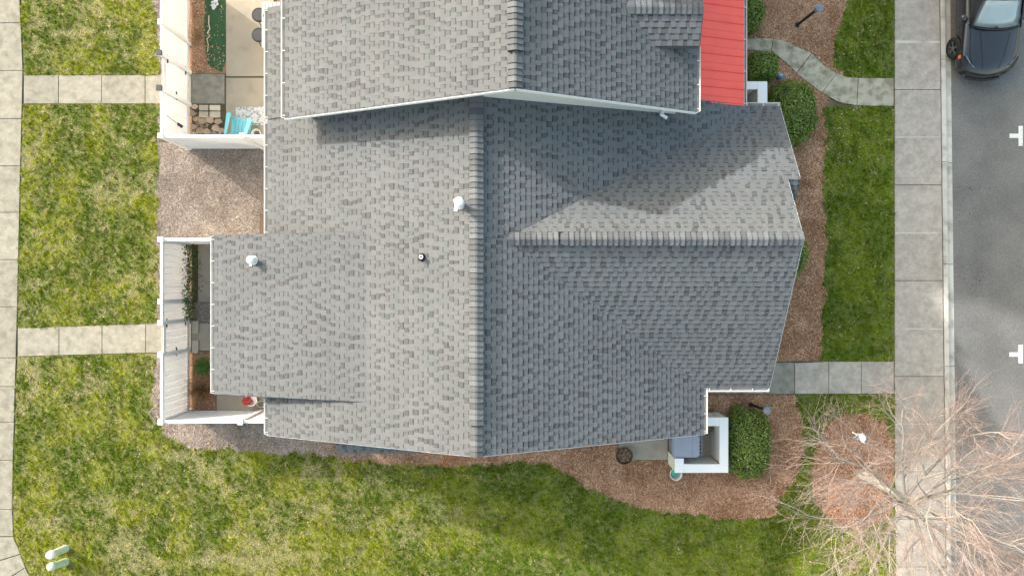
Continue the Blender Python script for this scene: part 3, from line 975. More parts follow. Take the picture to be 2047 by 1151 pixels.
# red metal porch roof, one panel after another
rz = lambda x: 2.87 + .31 * (6.5 - x)
PW_ = .457
RR = None
k = 0
y = 5.09
rr_ = MB().add([(4.45, 5.10, rz(4.45) - .14), (6.48, 5.10, rz(6.48) - .14), (6.48, 10.4, rz(6.48) - .14), (4.45, 10.4, rz(4.45) - .14), (4.45, 5.10, rz(4.45) - .03), (6.48, 5.10, rz(6.48) - .03), (6.48, 10.4, rz(6.48) - .03), (4.45, 10.4, rz(4.45) - .03)],
               [(3, 2, 1, 0), (4, 5, 6, 7), (0, 1, 5, 4), (1, 2, 6, 5), (2, 3, 7, 6), (3, 0, 4, 7)]).build('porch_roof', m_red, nb)
rr_['label'] = 'red ribbed metal roof over the front porch'
while y < 10.2:
    prof = [(0, 0), (.012, .030), (.040, .030), (.055, 0), (.215, 0), (.225, .013), (.245, .013), (.255, 0), (.455, 0)]
    vs = []
    for x in (4.45, 6.52):
        for a, z in prof: vs.append((x, y + a, rz(x) + z))
        for a, z in ((.455, -.012), (0, -.012)): vs.append((x, y + a, rz(x) + z))
    n = len(prof) + 2
    MB().add(vs, [(i, i + 1, n + i + 1, n + i) for i in range(n - 1)] + [(n - 1, 0, n, 2 * n - 1), tuple(range(n)), tuple(range(n, 2 * n))]).build('metal_panel', m_red, rr_)
    y += PW_
gutter(nb, (6.52, 5.12), (6.52, 10.3), rz(6.52) - .01, (1, 0), wd=.085, hang=.9)
for y in (5.4, 7.6, 9.6):
    MB().box(6.2, 6.36, y, y + .16, .03, 2.75).build('porch_post', m_white, nb, bevel=.01)
# downspout elbow lying on the roof beside the neighbour's wall
xx = 4.02
zz = hEN(xx, 0)
ds = MB().beam((3.98, 4.64, zz + .55), (3.98, 4.64, zz + .09), .075, .05, up=(0, 1, 0)).build('downspout', m_white, nb)
MB().beam((3.98, 4.64, zz + .09), (4.16, 4.56, hEN(4.16, 0) + .06), .075, .055).build('elbow', m_white, ds)
MB().beam((4.62, 4.48, nE(4.62, 0) - .07), (3.98, 4.63, zz + .58), .06, .05).build('elbow', m_white, ds)


# ------------------------------------------------------------------ fences
def fence_run(F, a, b, posts, z1=1.80, skip=()):
    """vertical boards between posts along a straight plan line"""
    a, b = Vector((*a, 0)), Vector((*b, 0))
    d = (b - a).normalized()
    nrm = Vector((-d.y, d.x, 0))
    for i, (t0, t1, gate) in enumerate(posts):
        par = F
        if gate:
            par = MB().beam(a + d * t0 + Vector((0, 0, 1.66)), a + d * t1 + Vector((0, 0, 1.66)), .055, .14).build('gate', m_fence, F)
            z_top = 1.73
        else:
            MB().beam(a + d * t0 + Vector((0, 0, z1 - .04)), a + d * t1 + Vector((0, 0, z1 - .04)), .085, .10).build('rail', m_white, F, bevel=.008, seg=1)
            z_top = z1 - .08
        MB().beam(a + d * t0 + Vector((0, 0, .14)), a + d * t1 + Vector((0, 0, .14)), .055, .14).build('rail', m_fence, par)
        n = max(1, round((t1 - t0) / .20))
        wd = (t1 - t0) / n
        for k in range(n):
            c0, c1 = t0 + k * wd + .0065, t0 + (k + 1) * wd - .0065
            m_ = MB()
            m_.beam(a + d * ((c0 + c1) / 2) + Vector((0, 0, .08)), a + d * ((c0 + c1) / 2) + Vector((0, 0, z_top)), c1 - c0, .022 + .001 * (k % 2), up=tuple(nrm))
            m_.build('board', m_fence, par)


def fence_posts(F, pts, h=1.86):
    for x, y in pts:
        m_ = MB().box(x - .063, x + .063, y - .063, y + .063, 0, h)
        m_.box(x - .078, x + .078, y - .078, y + .078, h - .002, h + .03)
        m_.build('post', m_white, F, bevel=.006, seg=1)


def hinge(F, x, y, z, s=1):
    MB().box(x + .022, x + .04, y - .13, y + .13, z - .025, z + .025).box(x + .03, x + .055, y - .02, y + .02, z - .07, z + .07).build('hinge', m_black, F)


FX = -10.38
f1 = thing('patio_fence', (FX, 6.5, 0), 'white vinyl board fence round the upper patio with the turquoise chair', 'fence')
py = [4.49, 5.88, 6.92, 7.85, 9.9]
fence_posts(f1, [(FX, y) for y in py] + [(-7.97, 4.49)])
fence_run(f1, (FX, 0), (FX, 1), [(py[i] + .06, py[i + 1] - .06, i == 1) for i in range(4)])
fence_run(f1, (FX, 4.49), (FX + 1, 4.49), [(.06, 2.35, False), (2.47, 3.86, False)])
hinge(f1, FX, 6.88, 1.50); hinge(f1, FX, 6.88, .35); hinge(f1, FX, 5.92, .95)
f2 = thing('patio_fence', (FX, -1.3, 0), 'white vinyl board fence round the lower patio with the ornamental grass', 'fence')
py = [-3.96, -1.98, -1.02, -.40, 1.43]
fence_posts(f2, [(FX, y) for y in py] + [(-8.02, -3.96)])
fence_run(f2, (FX, 0), (FX, 1), [(py[i] + .06, py[i + 1] - .06, i == 1) for i in range(4)])
fence_run(f2, (FX, -3.96), (FX + 1, -3.96), [(.06, 2.30, False), (2.42, 3.86, False)])
fence_run(f2, (FX, 1.43), (FX + 1, 1.43), [(.06, 2.36, False)])
hinge(f2, FX, -1.05, 1.55); hinge(f2, FX, -1.05, .35); hinge(f2, FX, -1.95, .95)
# lamps on the upper fence
for yy, lb in ((6.92, 'dark solar lamp on the gate post farther up the upper patio fence'), (5.88, 'dark solar lamp on the gate post nearer the garden walk of the upper fence')):
    t = thing('post_lamp', (FX, yy, 1.892), lb, 'lamp', 'lamps on the gate posts')
    MB().box(FX - .085, FX + .085, yy - .085, yy + .085, 1.93, 1.965).build('lamp_cap', m_dark, t, bevel=.008, seg=1)
    MB().box(FX - .06, FX + .06, yy - .06, yy + .06, 1.893, 1.93).build('lamp_glass', m_lens, t)
t = thing('fence_lamp', (FX + .06, 5.15, .9), 'small black lamp with a thin wire on the upper fence boards', 'lamp')
MB().tube([(FX + .02, 5.08, .82), (FX + .10, 5.03, .86), (FX + .16, 4.98, .84)], .045, 12).build('lamp_body', m_dark, t)
MB().tube([(FX + .03, 5.09, .84), (FX + .03, 5.12, 1.2), (FX + .03, 5.16, 1.55)], .007, 6).build('wire', m_dark, t)

# ------------------------------------------------------------------ upper patio things
tf = MB().prism(WP([(411, -40), (450, -40), (451, 120), (444, 145), (416, 130), (408, 60)]), .004, .022).build('artificial_turf', m_turf)
tag(tf, 'dark green artificial turf strip inside the upper fence', 'turf')
mb = MB()
for k in range(60):
    x0, y0 = W(random.gauss(398, 6), random.gauss(75, 12))
    a = random.uniform(0, 6.28)
    L = random.uniform(.15, .38)
    c = random.choice(((.30, .20, .10), (.42, .29, .16), (.20, .12, .06)))
    mb.tube([(x0, y0, .02), (x0 + L * .5 * math.cos(a), y0 + L * .5 * math.sin(a), random.uniform(.10, .25)), (x0 + L * math.cos(a + .3), y0 + L * math.sin(a + .3), random.uniform(.05, .2))], [.006, .005, .003], 4, False, c)
tag(mb.build('dry_plant', m_bark), 'withered brown plant beside the green turf strip', 'plant')
mb = MB()
mb.tube([(*W(419, 33), .05), (*W(419, 50), .07), (*W(421, 60), .06), (*W(416, 68), .07), (*W(421, 73), .05), (*W(415, 80), .06), (*W(418, 92), .05), (*W(415, 106), .04)], [.014, .016, .018, .018, .016, .014, .012, .008], 7, True, (.62, .55, .44))
tag(mb.build('driftwood_branch', m_bark), 'pale twisted branch lying on the green turf strip', 'branch')
mb = MB()
for k in range(14):
    x0, y0 = W(random.gauss(428, 5), random.gauss(9, 5))
    mb.lathe((x0, y0, .03), [(.02, 0), (random.uniform(.03, .06), .03), (.02, .07)], 7)
tag(mb.build('white_pebbles', m_bag), 'small heap of white stones at the top of the turf strip', 'stones')
# stone bed
sb = base('stone_bed', [(384, 209), (452, 209), (452, 288), (384, 288)], m_joint, -.05, .012)
for a, b, c, d in ((399, 211, 417, 222), (420, 211, 441, 222), (399, 224, 417, 236), (420, 224, 441, 236)):
    MB().prism(WP([(a, b), (c, b), (c, d), (a, d)]), .0, .05).build('stepping_tile', m_tile, sb, bevel=.008, seg=1)
R = random.Random(5)
stones = [(386, 228, 8), (393, 240, 7), (405, 243, 10), (421, 241, 10), (437, 244, 9), (432, 257, 10), (444, 262, 9), (389, 255, 8), (401, 263, 9), (415, 265, 9), (428, 270, 9), (390, 270, 9), (440, 275, 10), (390, 214, 7)]
for x, y, r in stones:
    a0 = R.random() * 6
    n = R.choice((5, 6, 6, 7))
    q = [(x + r * R.uniform(.75, 1.1) * math.cos(a0 + 6.283 * i / n), y + r * .8 * R.uniform(.75, 1.1) * math.sin(a0 + 6.283 * i / n)) for i in range(n)]
    MB().prism(WP(q), .0, .05 + R.uniform(0, .02)).build('flagstone', m_stone, sb, bevel=.01, seg=1)
mb = MB()
for k in range(140):
    x0, y0 = W(R.gauss(402, 9), R.gauss(250, 10), 0)
    r = R.uniform(.012, .035)
    mb.lathe((x0, y0, .02), [(r * .7, 0), (r, r * .5), (r * .5, r)], 6)
struct(mb.build('pebbles', m_stone, sb), 'stuff')
tag(MB().prism(WP([(472, 216), (540, 213), (541, 250), (474, 254)]), .034, .046).build('door_mat', m_mat, bevel=.003, seg=1), 'grey speckled outdoor mat next to the turquoise chair', 'mat')

# turquoise adirondack chair
cx_, cy_ = W(480, 256, .35)
XF = Matrix.Translation((cx_, cy_, .035)) @ Matrix.Rotation(math.radians(-14), 4, 'Z')
ch = thing('garden_chair', (cx_, cy_, .035), 'turquoise slatted garden armchair behind the upper patio fence', 'chair')
for i in range(5):
    x = -.22 + i * .11
    MB(XF).beam((x, .26, .36), (x, -.22, .26), .098, .022).build('seat_slat', m_turq, ch, bevel=.004, seg=1)
for i in range(6):
    x = -.235 + i * .094
    MB(XF).beam((x * .92, -.20, .26), (x * 1.12, -.50, .86 - abs(i - 2.5) * .025), .084, .02, up=(0, 1, .4)).build('back_slat', m_turq, ch, bevel=.004, seg=1)
for z, t in ((.36, .18), (.70, .78)):
    MB(XF).beam((-.27, -.20 - .30 * t - .02, z), (.27, -.20 - .30 * t - .02, z), .03, .07).build('back_rail', m_turq, ch)
for s_ in (-1, 1):
    MB(XF).prism([(s_ * .26, -.42), (s_ * .33, -.42), (s_ * .41, .30), (s_ * .36, .36), (s_ * .27, .34)], .56, .585).build('arm', m_turq, ch, bevel=.005, seg=1)
    MB(XF).beam((s_ * .31, .26, 0), (s_ * .31, .26, .56), .03, .10, up=(1, 0, 0)).build('leg', m_turq, ch)
    MB(XF).beam((s_ * .285, .24, .33), (s_ * .285, -.52, .04), .028, .10).build('leg', m_turq, ch)
MB(XF).beam((-.27, .275, .32), (.27, .275, .32), .025, .10).build('apron', m_turq, ch)

# grey bar table and stools under the eave
x0, y0 = W(523, 96, .95)
x1, y1 = W(523, 4, .95)
tb = thing('bar_table', (x0 + .3, (y0 + y1) / 2, .03), 'grey slatted bar table half under the upper left eave', 'table')
for i in range(5):
    MB().box(x0 + i * .115, x0 + i * .115 + .108, y0, y1, .92, .95).build('top_slat', m_table, tb, bevel=.004, seg=1)
for xx in (x0 + .03, x0 + .5):
    for yy in (y0 + .05, y1 - .05):
        MB().box(xx - .025, xx + .025, yy - .025, yy + .025, .03, .92).build('leg', m_table, tb)
MB().box(x0 + .03, x0 + .5, y0 + .05, y0 + .08, .82, .90).build('apron', m_table, tb)
jx, jy = x0 + .12, y0 + .95
j = thing('glass_jar', (jx, jy, .95), 'small dark jar standing on the grey bar table', 'jar')
MB().lathe((jx, jy, .95), [(.05, 0), (.055, .05), (.05, .10), (.035, .11)], 14).build('jar_body', m_lens, j, smooth=True)
MB().lathe((jx, jy, .95), [(.037, .111), (.037, .13)], 14).build('lid', m_dark, j)
for py_, lb in ((31, 'black round bar stool nearer the top edge beside the grey table'), (71, 'black round bar stool nearer the garden walk beside the grey table')):
    sx, sy = W(518, py_, .62)
    st = thing('bar_stool', (sx, sy, .03), lb, 'stool', 'stools at the bar table')
    MB().lathe((sx, sy, 0), [(.19, .60), (.225, .61), (.23, .645), (.21, .665), (.19, .655), (.01, .65)], 28).build('seat', m_black, st, smooth=True)
    MB().lathe((sx, sy, 0), [(.175, .656), (.178, .662), (.01, .663)], 28, close=False).build('cushion', m_dark, st)
    for a in (.78, 2.36, 3.93, 5.5):
        MB().tube([(sx + .12 * math.cos(a), sy + .12 * math.sin(a), .60), (sx + .20 * math.cos(a), sy + .20 * math.sin(a), .033)], .013, 8).build('leg', m_black, st)
    MB().tube([(sx + .165 * math.cos(t), sy + .165 * math.sin(t), .26) for t in np.linspace(0, 6.283, 17)], .009, 6, False).build('foot_ring', m_black, st)
px_, py_ = W(518, 271)
t = thing('flower_pot', (px_, py_, .03), 'white rimmed pot behind the upper fence near the wall', 'pot')
MB().lathe((px_, py_, .03), [(.09, 0), (.14, .22), (.15, .26), (.13, .26), (.12, .2), (.01, .2)], 20, close=False).build('pot_body', m_white, t, smooth=True)
MB().lathe((px_ + .02, py_, .03), [(.09, .21), (.06, .30), (.01, .34)], 9).build('plant', m_brown, t)

# ------------------------------------------------------------------ lower patio things
for (a, b, c, d), lb in (((386, 641, 399, 666), 'upper of two loose concrete pavers inside the lower gate'), ((386, 680, 399, 705), 'lower of two loose concrete pavers inside the lower gate')):
    tag(MB().prism(WP([(a, b), (c, b), (c, d), (a, d)]), .034, .10).build('paver_block', m_tile, bevel=.008, seg=1), lb, 'paver', 'loose pavers at the gate')


def leafy(name, pts_fn, n, size, ca, cb, label, cat, parent=None):
    P_, Nn = pts_fn(n)
    s_ = RNG.uniform(.6, 1.2, n) * size
    a = RNG.normal(0, 1, (n, 3))
    a -= (a * Nn).sum(1, keepdims=True) * Nn * .6
    a /= np.linalg.norm(a, axis=1, keepdims=True)
    b = np.cross(Nn + RNG.normal(0, .35, (n, 3)), a)
    b /= np.linalg.norm(b, axis=1, keepdims=True)
    v = np.empty((n, 4, 3))
    for i, (u_, w_) in enumerate(((-1, 0), (0, -.55), (1, 0), (0, .55))):
        v[:, i] = P_ + a * (s_ * u_)[:, None] + b * (s_ * w_)[:, None]
    t = np.clip(RNG.normal(.45, .28, n), 0, 1)
    col = np.repeat(mixc(ca, cb, t), 4, 0)
    return cloud(name, v.reshape(-1, 3), np.arange(4 * n).reshape(-1, 4), col, m_leaf, parent, 4)


def shrub(cx, cy, rx, ry, h, label, sq=2.0, n=6500):
    """rounded clipped shrub; leaves in a shell over a dense twig core"""
    t = thing('clipped_shrub', (cx, cy, 0), label, 'shrub', 'clipped shrubs by the house')

    def fn(n):
        ph = RNG.uniform(0, 2 * np.pi, n)
        z = RNG.uniform(0.02, 1, n)
        z = np.where(RNG.random(n) < .55, 1 - (1 - z) ** 1.6, z)
        rad = (1 - z ** 2.6) ** (1 / 2.6)
        k = (np.abs(np.cos(ph)) ** sq + np.abs(np.sin(ph)) ** sq) ** (-1 / sq)
        lump = 1 + .20 * (vnoise(np.cos(ph) * 3 + cx, np.sin(ph) * 3 + z * 3 + cy, .8) - .5)
        dep = 1 - RNG.normal(.045, .05, n)
        P_ = np.stack([cx + rx * rad * k * np.cos(ph) * lump * dep, cy + ry * rad * k * np.sin(ph) * lump * dep, .05 + (h - .05) * z * dep * (1 + .05 * (vnoise(ph * 3, z * 5, .7) - .5))], 1)
        Nn = np.stack([rad * np.cos(ph) / rx, rad * np.sin(ph) / ry, z / h], 1)
        return P_, Nn / np.linalg.norm(Nn, axis=1, keepdims=True)
    leafy('crown', fn, n, .036, (.045, .095, .012), (.30, .40, .08), None, None, t)
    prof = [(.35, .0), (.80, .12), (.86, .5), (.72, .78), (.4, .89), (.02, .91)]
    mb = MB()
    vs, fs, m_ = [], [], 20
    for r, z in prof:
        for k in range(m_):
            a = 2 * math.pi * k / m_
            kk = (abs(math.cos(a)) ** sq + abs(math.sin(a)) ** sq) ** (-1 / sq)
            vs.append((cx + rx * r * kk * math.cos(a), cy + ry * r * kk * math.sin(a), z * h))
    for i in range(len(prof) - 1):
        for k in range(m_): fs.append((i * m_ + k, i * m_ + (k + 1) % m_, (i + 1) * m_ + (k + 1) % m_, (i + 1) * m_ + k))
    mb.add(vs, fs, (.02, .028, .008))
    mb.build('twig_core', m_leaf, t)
    return t


def spx(x0, x1, y0, y1, h, label, sq=2.0, n=6500):
    k = (HC - h * .55) / FP
    cx = ((x0 + x1) / 2 - 1023.5) * k
    cy = -((y0 + y1) / 2 - 575.5) * k
    return shrub(cx, cy, (x1 - x0) / 2 * k, (y1 - y0) / 2 * k, h, label, sq, n)


spx(1470, 1528, -15, 63, .95, 'clipped green shrub at the top edge beside the red metal roof', 2.2, 6000)
spx(1488, 1556, 103, 163, .9, 'small clipped green shrub between the curved walk and the red roof', 2.6, 6000)
spx(1536, 1637, 160, 286, 1.15, 'largest round green shrub beside the curved walk', 2.2, 12000)
spx(1500, 1617, 445, 570, 1.0, 'green shrub mostly hidden under the front gable eave', 2.2, 9000)
spx(1452, 1544, 818, 958, 1.15, 'clipped green shrub against the white bin enclosure', 2.8, 12000)


def tuft(name, cx, cy, n, L0, L1, ca, cb, label, lean=(.3, 1.2), wd=.012, spread=.06, cat='plant'):
    x = cx + RNG.normal(0, spread, n)
    y = cy + RNG.normal(0, spread, n)
    az = RNG.uniform(0, 2 * np.pi, n)
    L = RNG.uniform(L0, L1, n)
    le = RNG.uniform(*lean, n)
    v = np.empty((n, 5, 3))
    dx, dy = np.cos(az), np.sin(az)
    for i, (t, wk_) in enumerate(((0, -1), (0, 1), (.6, 1), (.6, -1), (1, 0))):
        hx = L * t * np.sin(le * (0.6 + .4 * t))
        hz = L * t * np.cos(le * (0.5 + .8 * t))
        v[:, i] = np.stack([x + dx * hx - dy * wk_ * wd / 2, y + dy * hx + dx * wk_ * wd / 2, .02 + np.maximum(hz, 0)], 1)
    i0 = np.arange(n)[:, None] * 5
    f = np.concatenate([i0 + np.array([[0, 1, 2]]), i0 + np.array([[0, 2, 3]]), i0 + np.array([[3, 2, 4]])], 0)
    col = np.repeat(mixc(ca, cb, RNG.random(n)), 5, 0)
    o = cloud(name, v.reshape(-1, 3), f, col, m_needle)
    return tag(o, label, cat)


x0, y0 = W(406, 778)
tuft('ornamental_grass', x0, y0, 420, .30, .62, (.16, .075, .035), (.42, .27, .13), 'brown dormant ornamental grass clump in the lower patio bed', lean=(.2, 1.35))
x0, y0 = W(408, 733)
tuft('leafy_plant', x0, y0, 260, .14, .34, (.04, .10, .02), (.16, .28, .06), 'small green feathery plant in the lower patio bed', lean=(.4, 1.4), wd=.02, spread=.10)


def ivyfn(n):
    y = RNG.uniform(*sorted((W(0, 492)[1], W(0, 640)[1])), n)
    dens = vnoise(y, y * 0 + 3, .35)
    x = W(384, 0)[0] + np.abs(RNG.normal(0, .10, n)) * (.35 + dens + .8 * np.exp(-((y - W(0, 535)[1]) / .35) ** 2))
    z = RNG.uniform(.04, .75, n) * np.exp(-(x - W(384, 0)[0]) * 3)
    Nn = np.stack([np.full(n, .6), np.zeros(n), np.full(n, .8)], 1)
    return np.stack([x, y, z], 1), Nn


tag(leafy('climbing_plant', ivyfn, 900, .035, (.03, .07, .015), (.11, .18, .05), None, None), 'dark green leafy plant growing along the inside of the lower fence', 'plant')
# bare twiggy stems by the fence
mb = MB()
for k in range(12):
    x0, y0 = W(382 + random.uniform(0, 6), random.uniform(745, 815))
    pts = [(x0, y0, .02)]
    for j_ in range(4): pts.append((pts[-1][0] + random.uniform(-.03, .09), pts[-1][1] + random.uniform(-.06, .06), pts[-1][2] + random.uniform(.12, .25)))
    mb.tube(pts, [.008, .007, .006, .005, .003], 5, False, (.40, .33, .27))
tag(mb.build('bare_twigs', m_bark), 'bare grey twigs standing along the inside of the lower fence', 'twigs')
# red flowers in a white pot
px_, py_ = W(503, 799, .2)
t = thing('flower_pot', (px_, py_, .03), 'white pot of red flowers below the lower left eave', 'pot')
MB().lathe((px_, py_, .03), [(.12, 0), (.19, .2), (.2, .24), (.17, .24), (.16, .18), (.01, .18)], 20, close=False).build('pot_body', m_white, t, smooth=True)


def flfn(n):
    u_ = RNG.normal(0, 1, (n, 3))
    u_ /= np.linalg.norm(u_, axis=1, keepdims=True)
    u_[:, 2] = np.abs(u_[:, 2])
    return u_ * np.array((.19, .15, .16)) * RNG.uniform(.6, 1, n)[:, None] + np.array((px_ - .12, py_ - .03, .24)), u_


leafy('flowers', flfn, 420, .028, (.45, .02, .03), (.80, .14, .12), None, None, t)
t = thing('garden_hose', (*W(522, 806), .03), 'coiled pale hose beside the pot of red flowers', 'hose')
hx, hy = W(524, 806)
MB().tube([(hx + (.13 + .01 * (a / 6.283)) * math.cos(a), hy + .10 * math.sin(a), .05 + .012 * (a / 6.283)) for a in np.linspace(0, 18.8, 60)], .011, 6).build('coil', m_tub, t, smooth=True)
bx_, by_ = W(536, 450)
t = thing('utility_box', (bx_, by_, 0), 'brown wooden utility box against the wall by the pale bed', 'box')
MB().box(bx_ - .12, bx_ + .2, by_ - .3, by_ + .3, .0, .30).build('box_body', m_brown, t, bevel=.01)
MB().box(bx_ - .15, bx_ + .2, by_ - .33, by_ + .33, .301, .34).build('lid', m_brown, t, bevel=.006)

# ------------------------------------------------------------------ utility pedestals
for (bx_, by_, tx, ty), lb in (((132, 1095, 97, 1110), 'pale utility pedestal, upper of the pair in the lower left lawn'), ((132, 1122, 99, 1133), 'greener utility pedestal, lower of the pair in the lower left lawn')):
    x0, y0 = W(bx_, by_)
    x1, y1 = W(tx, ty, .82)
    t = thing('utility_pedestal', (x0, y0, 0), lb, 'pedestal', 'utility pedestals')
    ax = Vector((x1 - x0, y1 - y0, .82))
    MB().tube([Vector((x0, y0, 0)) + ax * k for k in (0, .06, .07, .80)], [.125, .125, .115, .115], 24).build('body', m_ped, t, smooth=False)
    MB().tube([Vector((x0, y0, 0)) + ax * k for k in (.78, .80, .90, .96, 1.0, 1.01)], [.118, .128, .128, .115, .07, .02], 24).build('cap', m_ped if by_ > 1100 else m_white, t, smooth=True)

# ------------------------------------------------------------------ bin enclosure, cart, planter, tub
def wallbox(t, x0, x1, y0, y1, h=1.0):
    MB().box(x0 + .02, x1 - .02, y0 + .02, y1 - .02, .0, h - .02).build('half_wall', m_side, t)
    MB().box(x0, x1, y0, y1, h - .019, h + .03).build('wall_cap', m_white, t, bevel=.006, seg=1)


H1 = 1.03
ax0, ay1 = W(1400, 834, H1)
ax1, ay0 = W(1456, 944.5, H1)
en = thing('bin_enclosure', ((ax0 + ax1) / 2, (ay0 + ay1) / 2, 0), 'white half-wall enclosure holding the grey wheeled bin', 'enclosure')
T_ = .265
wallbox(en, ax0 - .25, ax1 - T_ - .002, ay1 - T_, ay1)
wallbox(en, ax1 - T_, ax1, ay0 + T_ + .002, ay1)
sx0 = W(1349, 0, H1)[0]
sx1 = W(1367, 0, H1)[0]
wallbox(en, sx1 + .002, ax1, ay0, ay0 + T_)
wallbox(en, sx0, sx1, ay0, W(0, 916, H1)[1])
bx0, by1 = W(1490, 163, H1)
bx1, by0 = W(1534, 214, H1)
en2 = thing('bin_enclosure', ((bx0 + bx1) / 2, (by0 + by1) / 2, 0), 'white half-wall enclosure tucked beside the red metal roof', 'enclosure')
wallbox(en2, bx0 - .5, bx1 - .30, by1 - .24, by1)
wallbox(en2, bx1 - .298, bx1, by0 - .25, by1)
wallbox(en2, bx0 - .5, bx1 - .30, by0 - .25, by0 - .01)
tag(MB().box(bx0 - .4, bx1 - .31, by0, by1 - .25, .0, .03).build('enclosure_floor', m_conc_g), 'dim concrete floor inside the enclosure by the red roof', 'floor')

lx0, ly1 = W(1343, 868, 1.02)
lx1, ly0 = W(1404, 916, 1.02)
ct = thing('wheeled_bin', ((lx0 + lx1) / 2, (ly0 + ly1) / 2, .04), 'grey wheeled rubbish bin with closed lid in the white enclosure', 'bin')
cy0, cy1 = ly0 + .02, ly1
vs = [(lx0 + .12, cy0 + .09, .10), (lx1 - .14, cy0 + .09, .10), (lx1 - .14, cy1 - .09, .10), (lx0 + .12, cy1 - .09, .10), (lx0 + .04, cy0 + .03, .94), (lx1 - .10, cy0 + .03, .94), (lx1 - .10, cy1 - .03, .94), (lx0 + .04, cy1 - .03, .94)]
MB().add(vs, [(3, 2, 1, 0), (4, 5, 6, 7), (0, 1, 5, 4), (1, 2, 6, 5), (2, 3, 7, 6), (3, 0, 4, 7)]).build('body', m_slate, ct, bevel=.03)
lid = MB()
lp = [(lx0 + .02, cy0 + .05), (lx0 + .06, cy0), (lx1 - .16, cy0), (lx1 - .06, cy0 + .07), (lx1 - .06, cy1 - .07), (lx1 - .16, cy1), (lx0 + .06, cy1), (lx0 + .02, cy1 - .05), (lx0, (cy0 + cy1) / 2)]
lid.prism(lp, .945, .985)
lid_o = lid.build('lid', m_grey, ct, bevel=.015)
lp2 = [(a * .93 + (lx0 + lx1) / 2 * .07, b * .93 + (cy0 + cy1) / 2 * .07) for a, b in lp]
MB().prism(lp2, .98, 1.02).build('lid_crown', m_grey, lid_o, bevel=.018)
MB().box(lx1 - .31, lx1 - .295, cy0 + .05, cy1 - .05, 1.015, 1.028).build('lid_rib', m_grey, lid_o)
MB().tube([(lx1 - .10, cy0 + .06, .93), (lx1, cy0 + .06, .96), (lx1, cy1 - .06, .96), (lx1 - .10, cy1 - .06, .93)], .017, 10).build('handle', m_slate, ct, smooth=True)
for i in range(4):
    yy = cy0 + .12 + i * .11
    MB().box(lx1 - .075, lx1 - .01, yy, yy + .035, .93, .97).build('hinge_lug', m_black, ct)
for yy in (cy0 + .06, cy1 - .12):
    MB().tube([(lx1 - .16, yy, .16), (lx1 - .16, yy + .05, .16)], .12, 16).build('wheel', m_rub, ct)
# cardboard box inside the enclosure
qx, qy = W(1415, 856, .5)
t = thing('timber_crate', (qx, qy, .04), 'small brown crate in the corner of the bin enclosure', 'crate')
MB().box(qx - .14, qx + .14, qy - .1, qy + .08, .04, .46).build('crate_body', m_brown, t, bevel=.008)
MB().box(qx - .15, qx + .15, qy - .11, qy + .09, .46, .49).build('crate_lid', m_brown, t, bevel=.005)

qx, qy = W(1245, 906)
pl = thing('planter_bowl', (qx, qy, 0), 'round dark planter full of dry leaves on the pine straw', 'planter')
MB().lathe((qx, qy, 0), [(.17, .0), (.23, .10), (.26, .28), (.275, .30), (.275, .33), (.25, .335), (.235, .30), (.22, .25), (.01, .24)], 32, close=False).build('pot_body', m_pot, pl, smooth=True)


def plfn(n):
    r = np.sqrt(RNG.random(n)) * .215
    a = RNG.uniform(0, 6.283, n)
    return np.stack([qx + r * np.cos(a), qy + r * np.sin(a), .255 + RNG.uniform(0, .05, n)], 1), np.tile(np.array([[0., 0., 1.]]), (n, 1))


leafy('dry_leaves', plfn, 260, .03, (.10, .05, .025), (.50, .30, .17), None, None, pl)
qx, qy = W(1350, 944, .15)
tbk = thing('plastic_tub', (qx, qy, 0), 'clear plastic tub with a green hose beside the bin enclosure', 'tub')
MB().lathe((qx, qy - .03, 0), [(.15, .005), (.18, .24), (.20, .25), (.20, .265), (.175, .262), (.15, .03), (.01, .03)], 26, close=False).build('tub_body', m_tub, tbk, smooth=True)
MB().tube([(qx + (.11 - .002 * a) * math.cos(a) - .03, qy + (.11 - .002 * a) * math.sin(a) + .03, .19 + .004 * a) for a in np.linspace(0, 20, 70)], .022, 7).build('hose', m_green, tbk, smooth=True)
MB().box(qx - .12, qx + .05, qy + .0, qy + .12, .23, .29).build('hose_reel', m_green, tbk, bevel=.01)


def bollard(bx, by, tx, ty, h, label):
    x0, y0 = W(bx, by)
    x1, y1 = W(tx, ty, h)
    t = thing('path_light', (x0, y0, 0), label, 'lamp', 'path lights in the front beds')
    A, B = Vector((x0, y0, 0)), Vector((x1, y1, h))
    MB().tube([A, A.lerp(B, .82)], [.045, .045], 14).build('post', m_black, t)
    MB().tube([A, A + Vector((0, 0, .03))], [.085, .08], 14).build('foot', m_black, t)
    MB().tube([A.lerp(B, .80), A.lerp(B, .84), A.lerp(B, .93)], [.05, .085, .085], 14).build('head', m_lamp, t)
    MB().tube([A.lerp(B, .93), A.lerp(B, .95), B], [.115, .12, .03], 16).build('hood', m_lamp, t)


bollard(1501, 808, 1536, 821, 1.35, 'dark path light in the bed above the bin enclosure shrub')
bollard(1593, 51, 1641, 14, 1.45, 'dark path light in the bed beside the curved walk')
qx, qy = W(1559, 153, .15)
t = thing('garden_ornament', (qx, qy, 0), 'small light blue watering can beside the largest round shrub', 'ornament')
MB().lathe((qx, qy, .03), [(.075, 0), (.085, .08), (.075, .20), (.05, .22), (.01, .22)], 18).build('body', m_blue, t, smooth=True)
MB().tube([(qx + .05, qy, .10), (qx + .13, qy - .02, .20), (qx + .17, qy - .02, .24)], [.022, .016, .02], 8).build('spout', m_blue, t)
MB().tube([(qx - .05, qy, .22), (qx - .06, qy, .30), (qx + .01, qy, .34), (qx + .05, qy, .24)], .010, 6).build('handle', m_white, t)

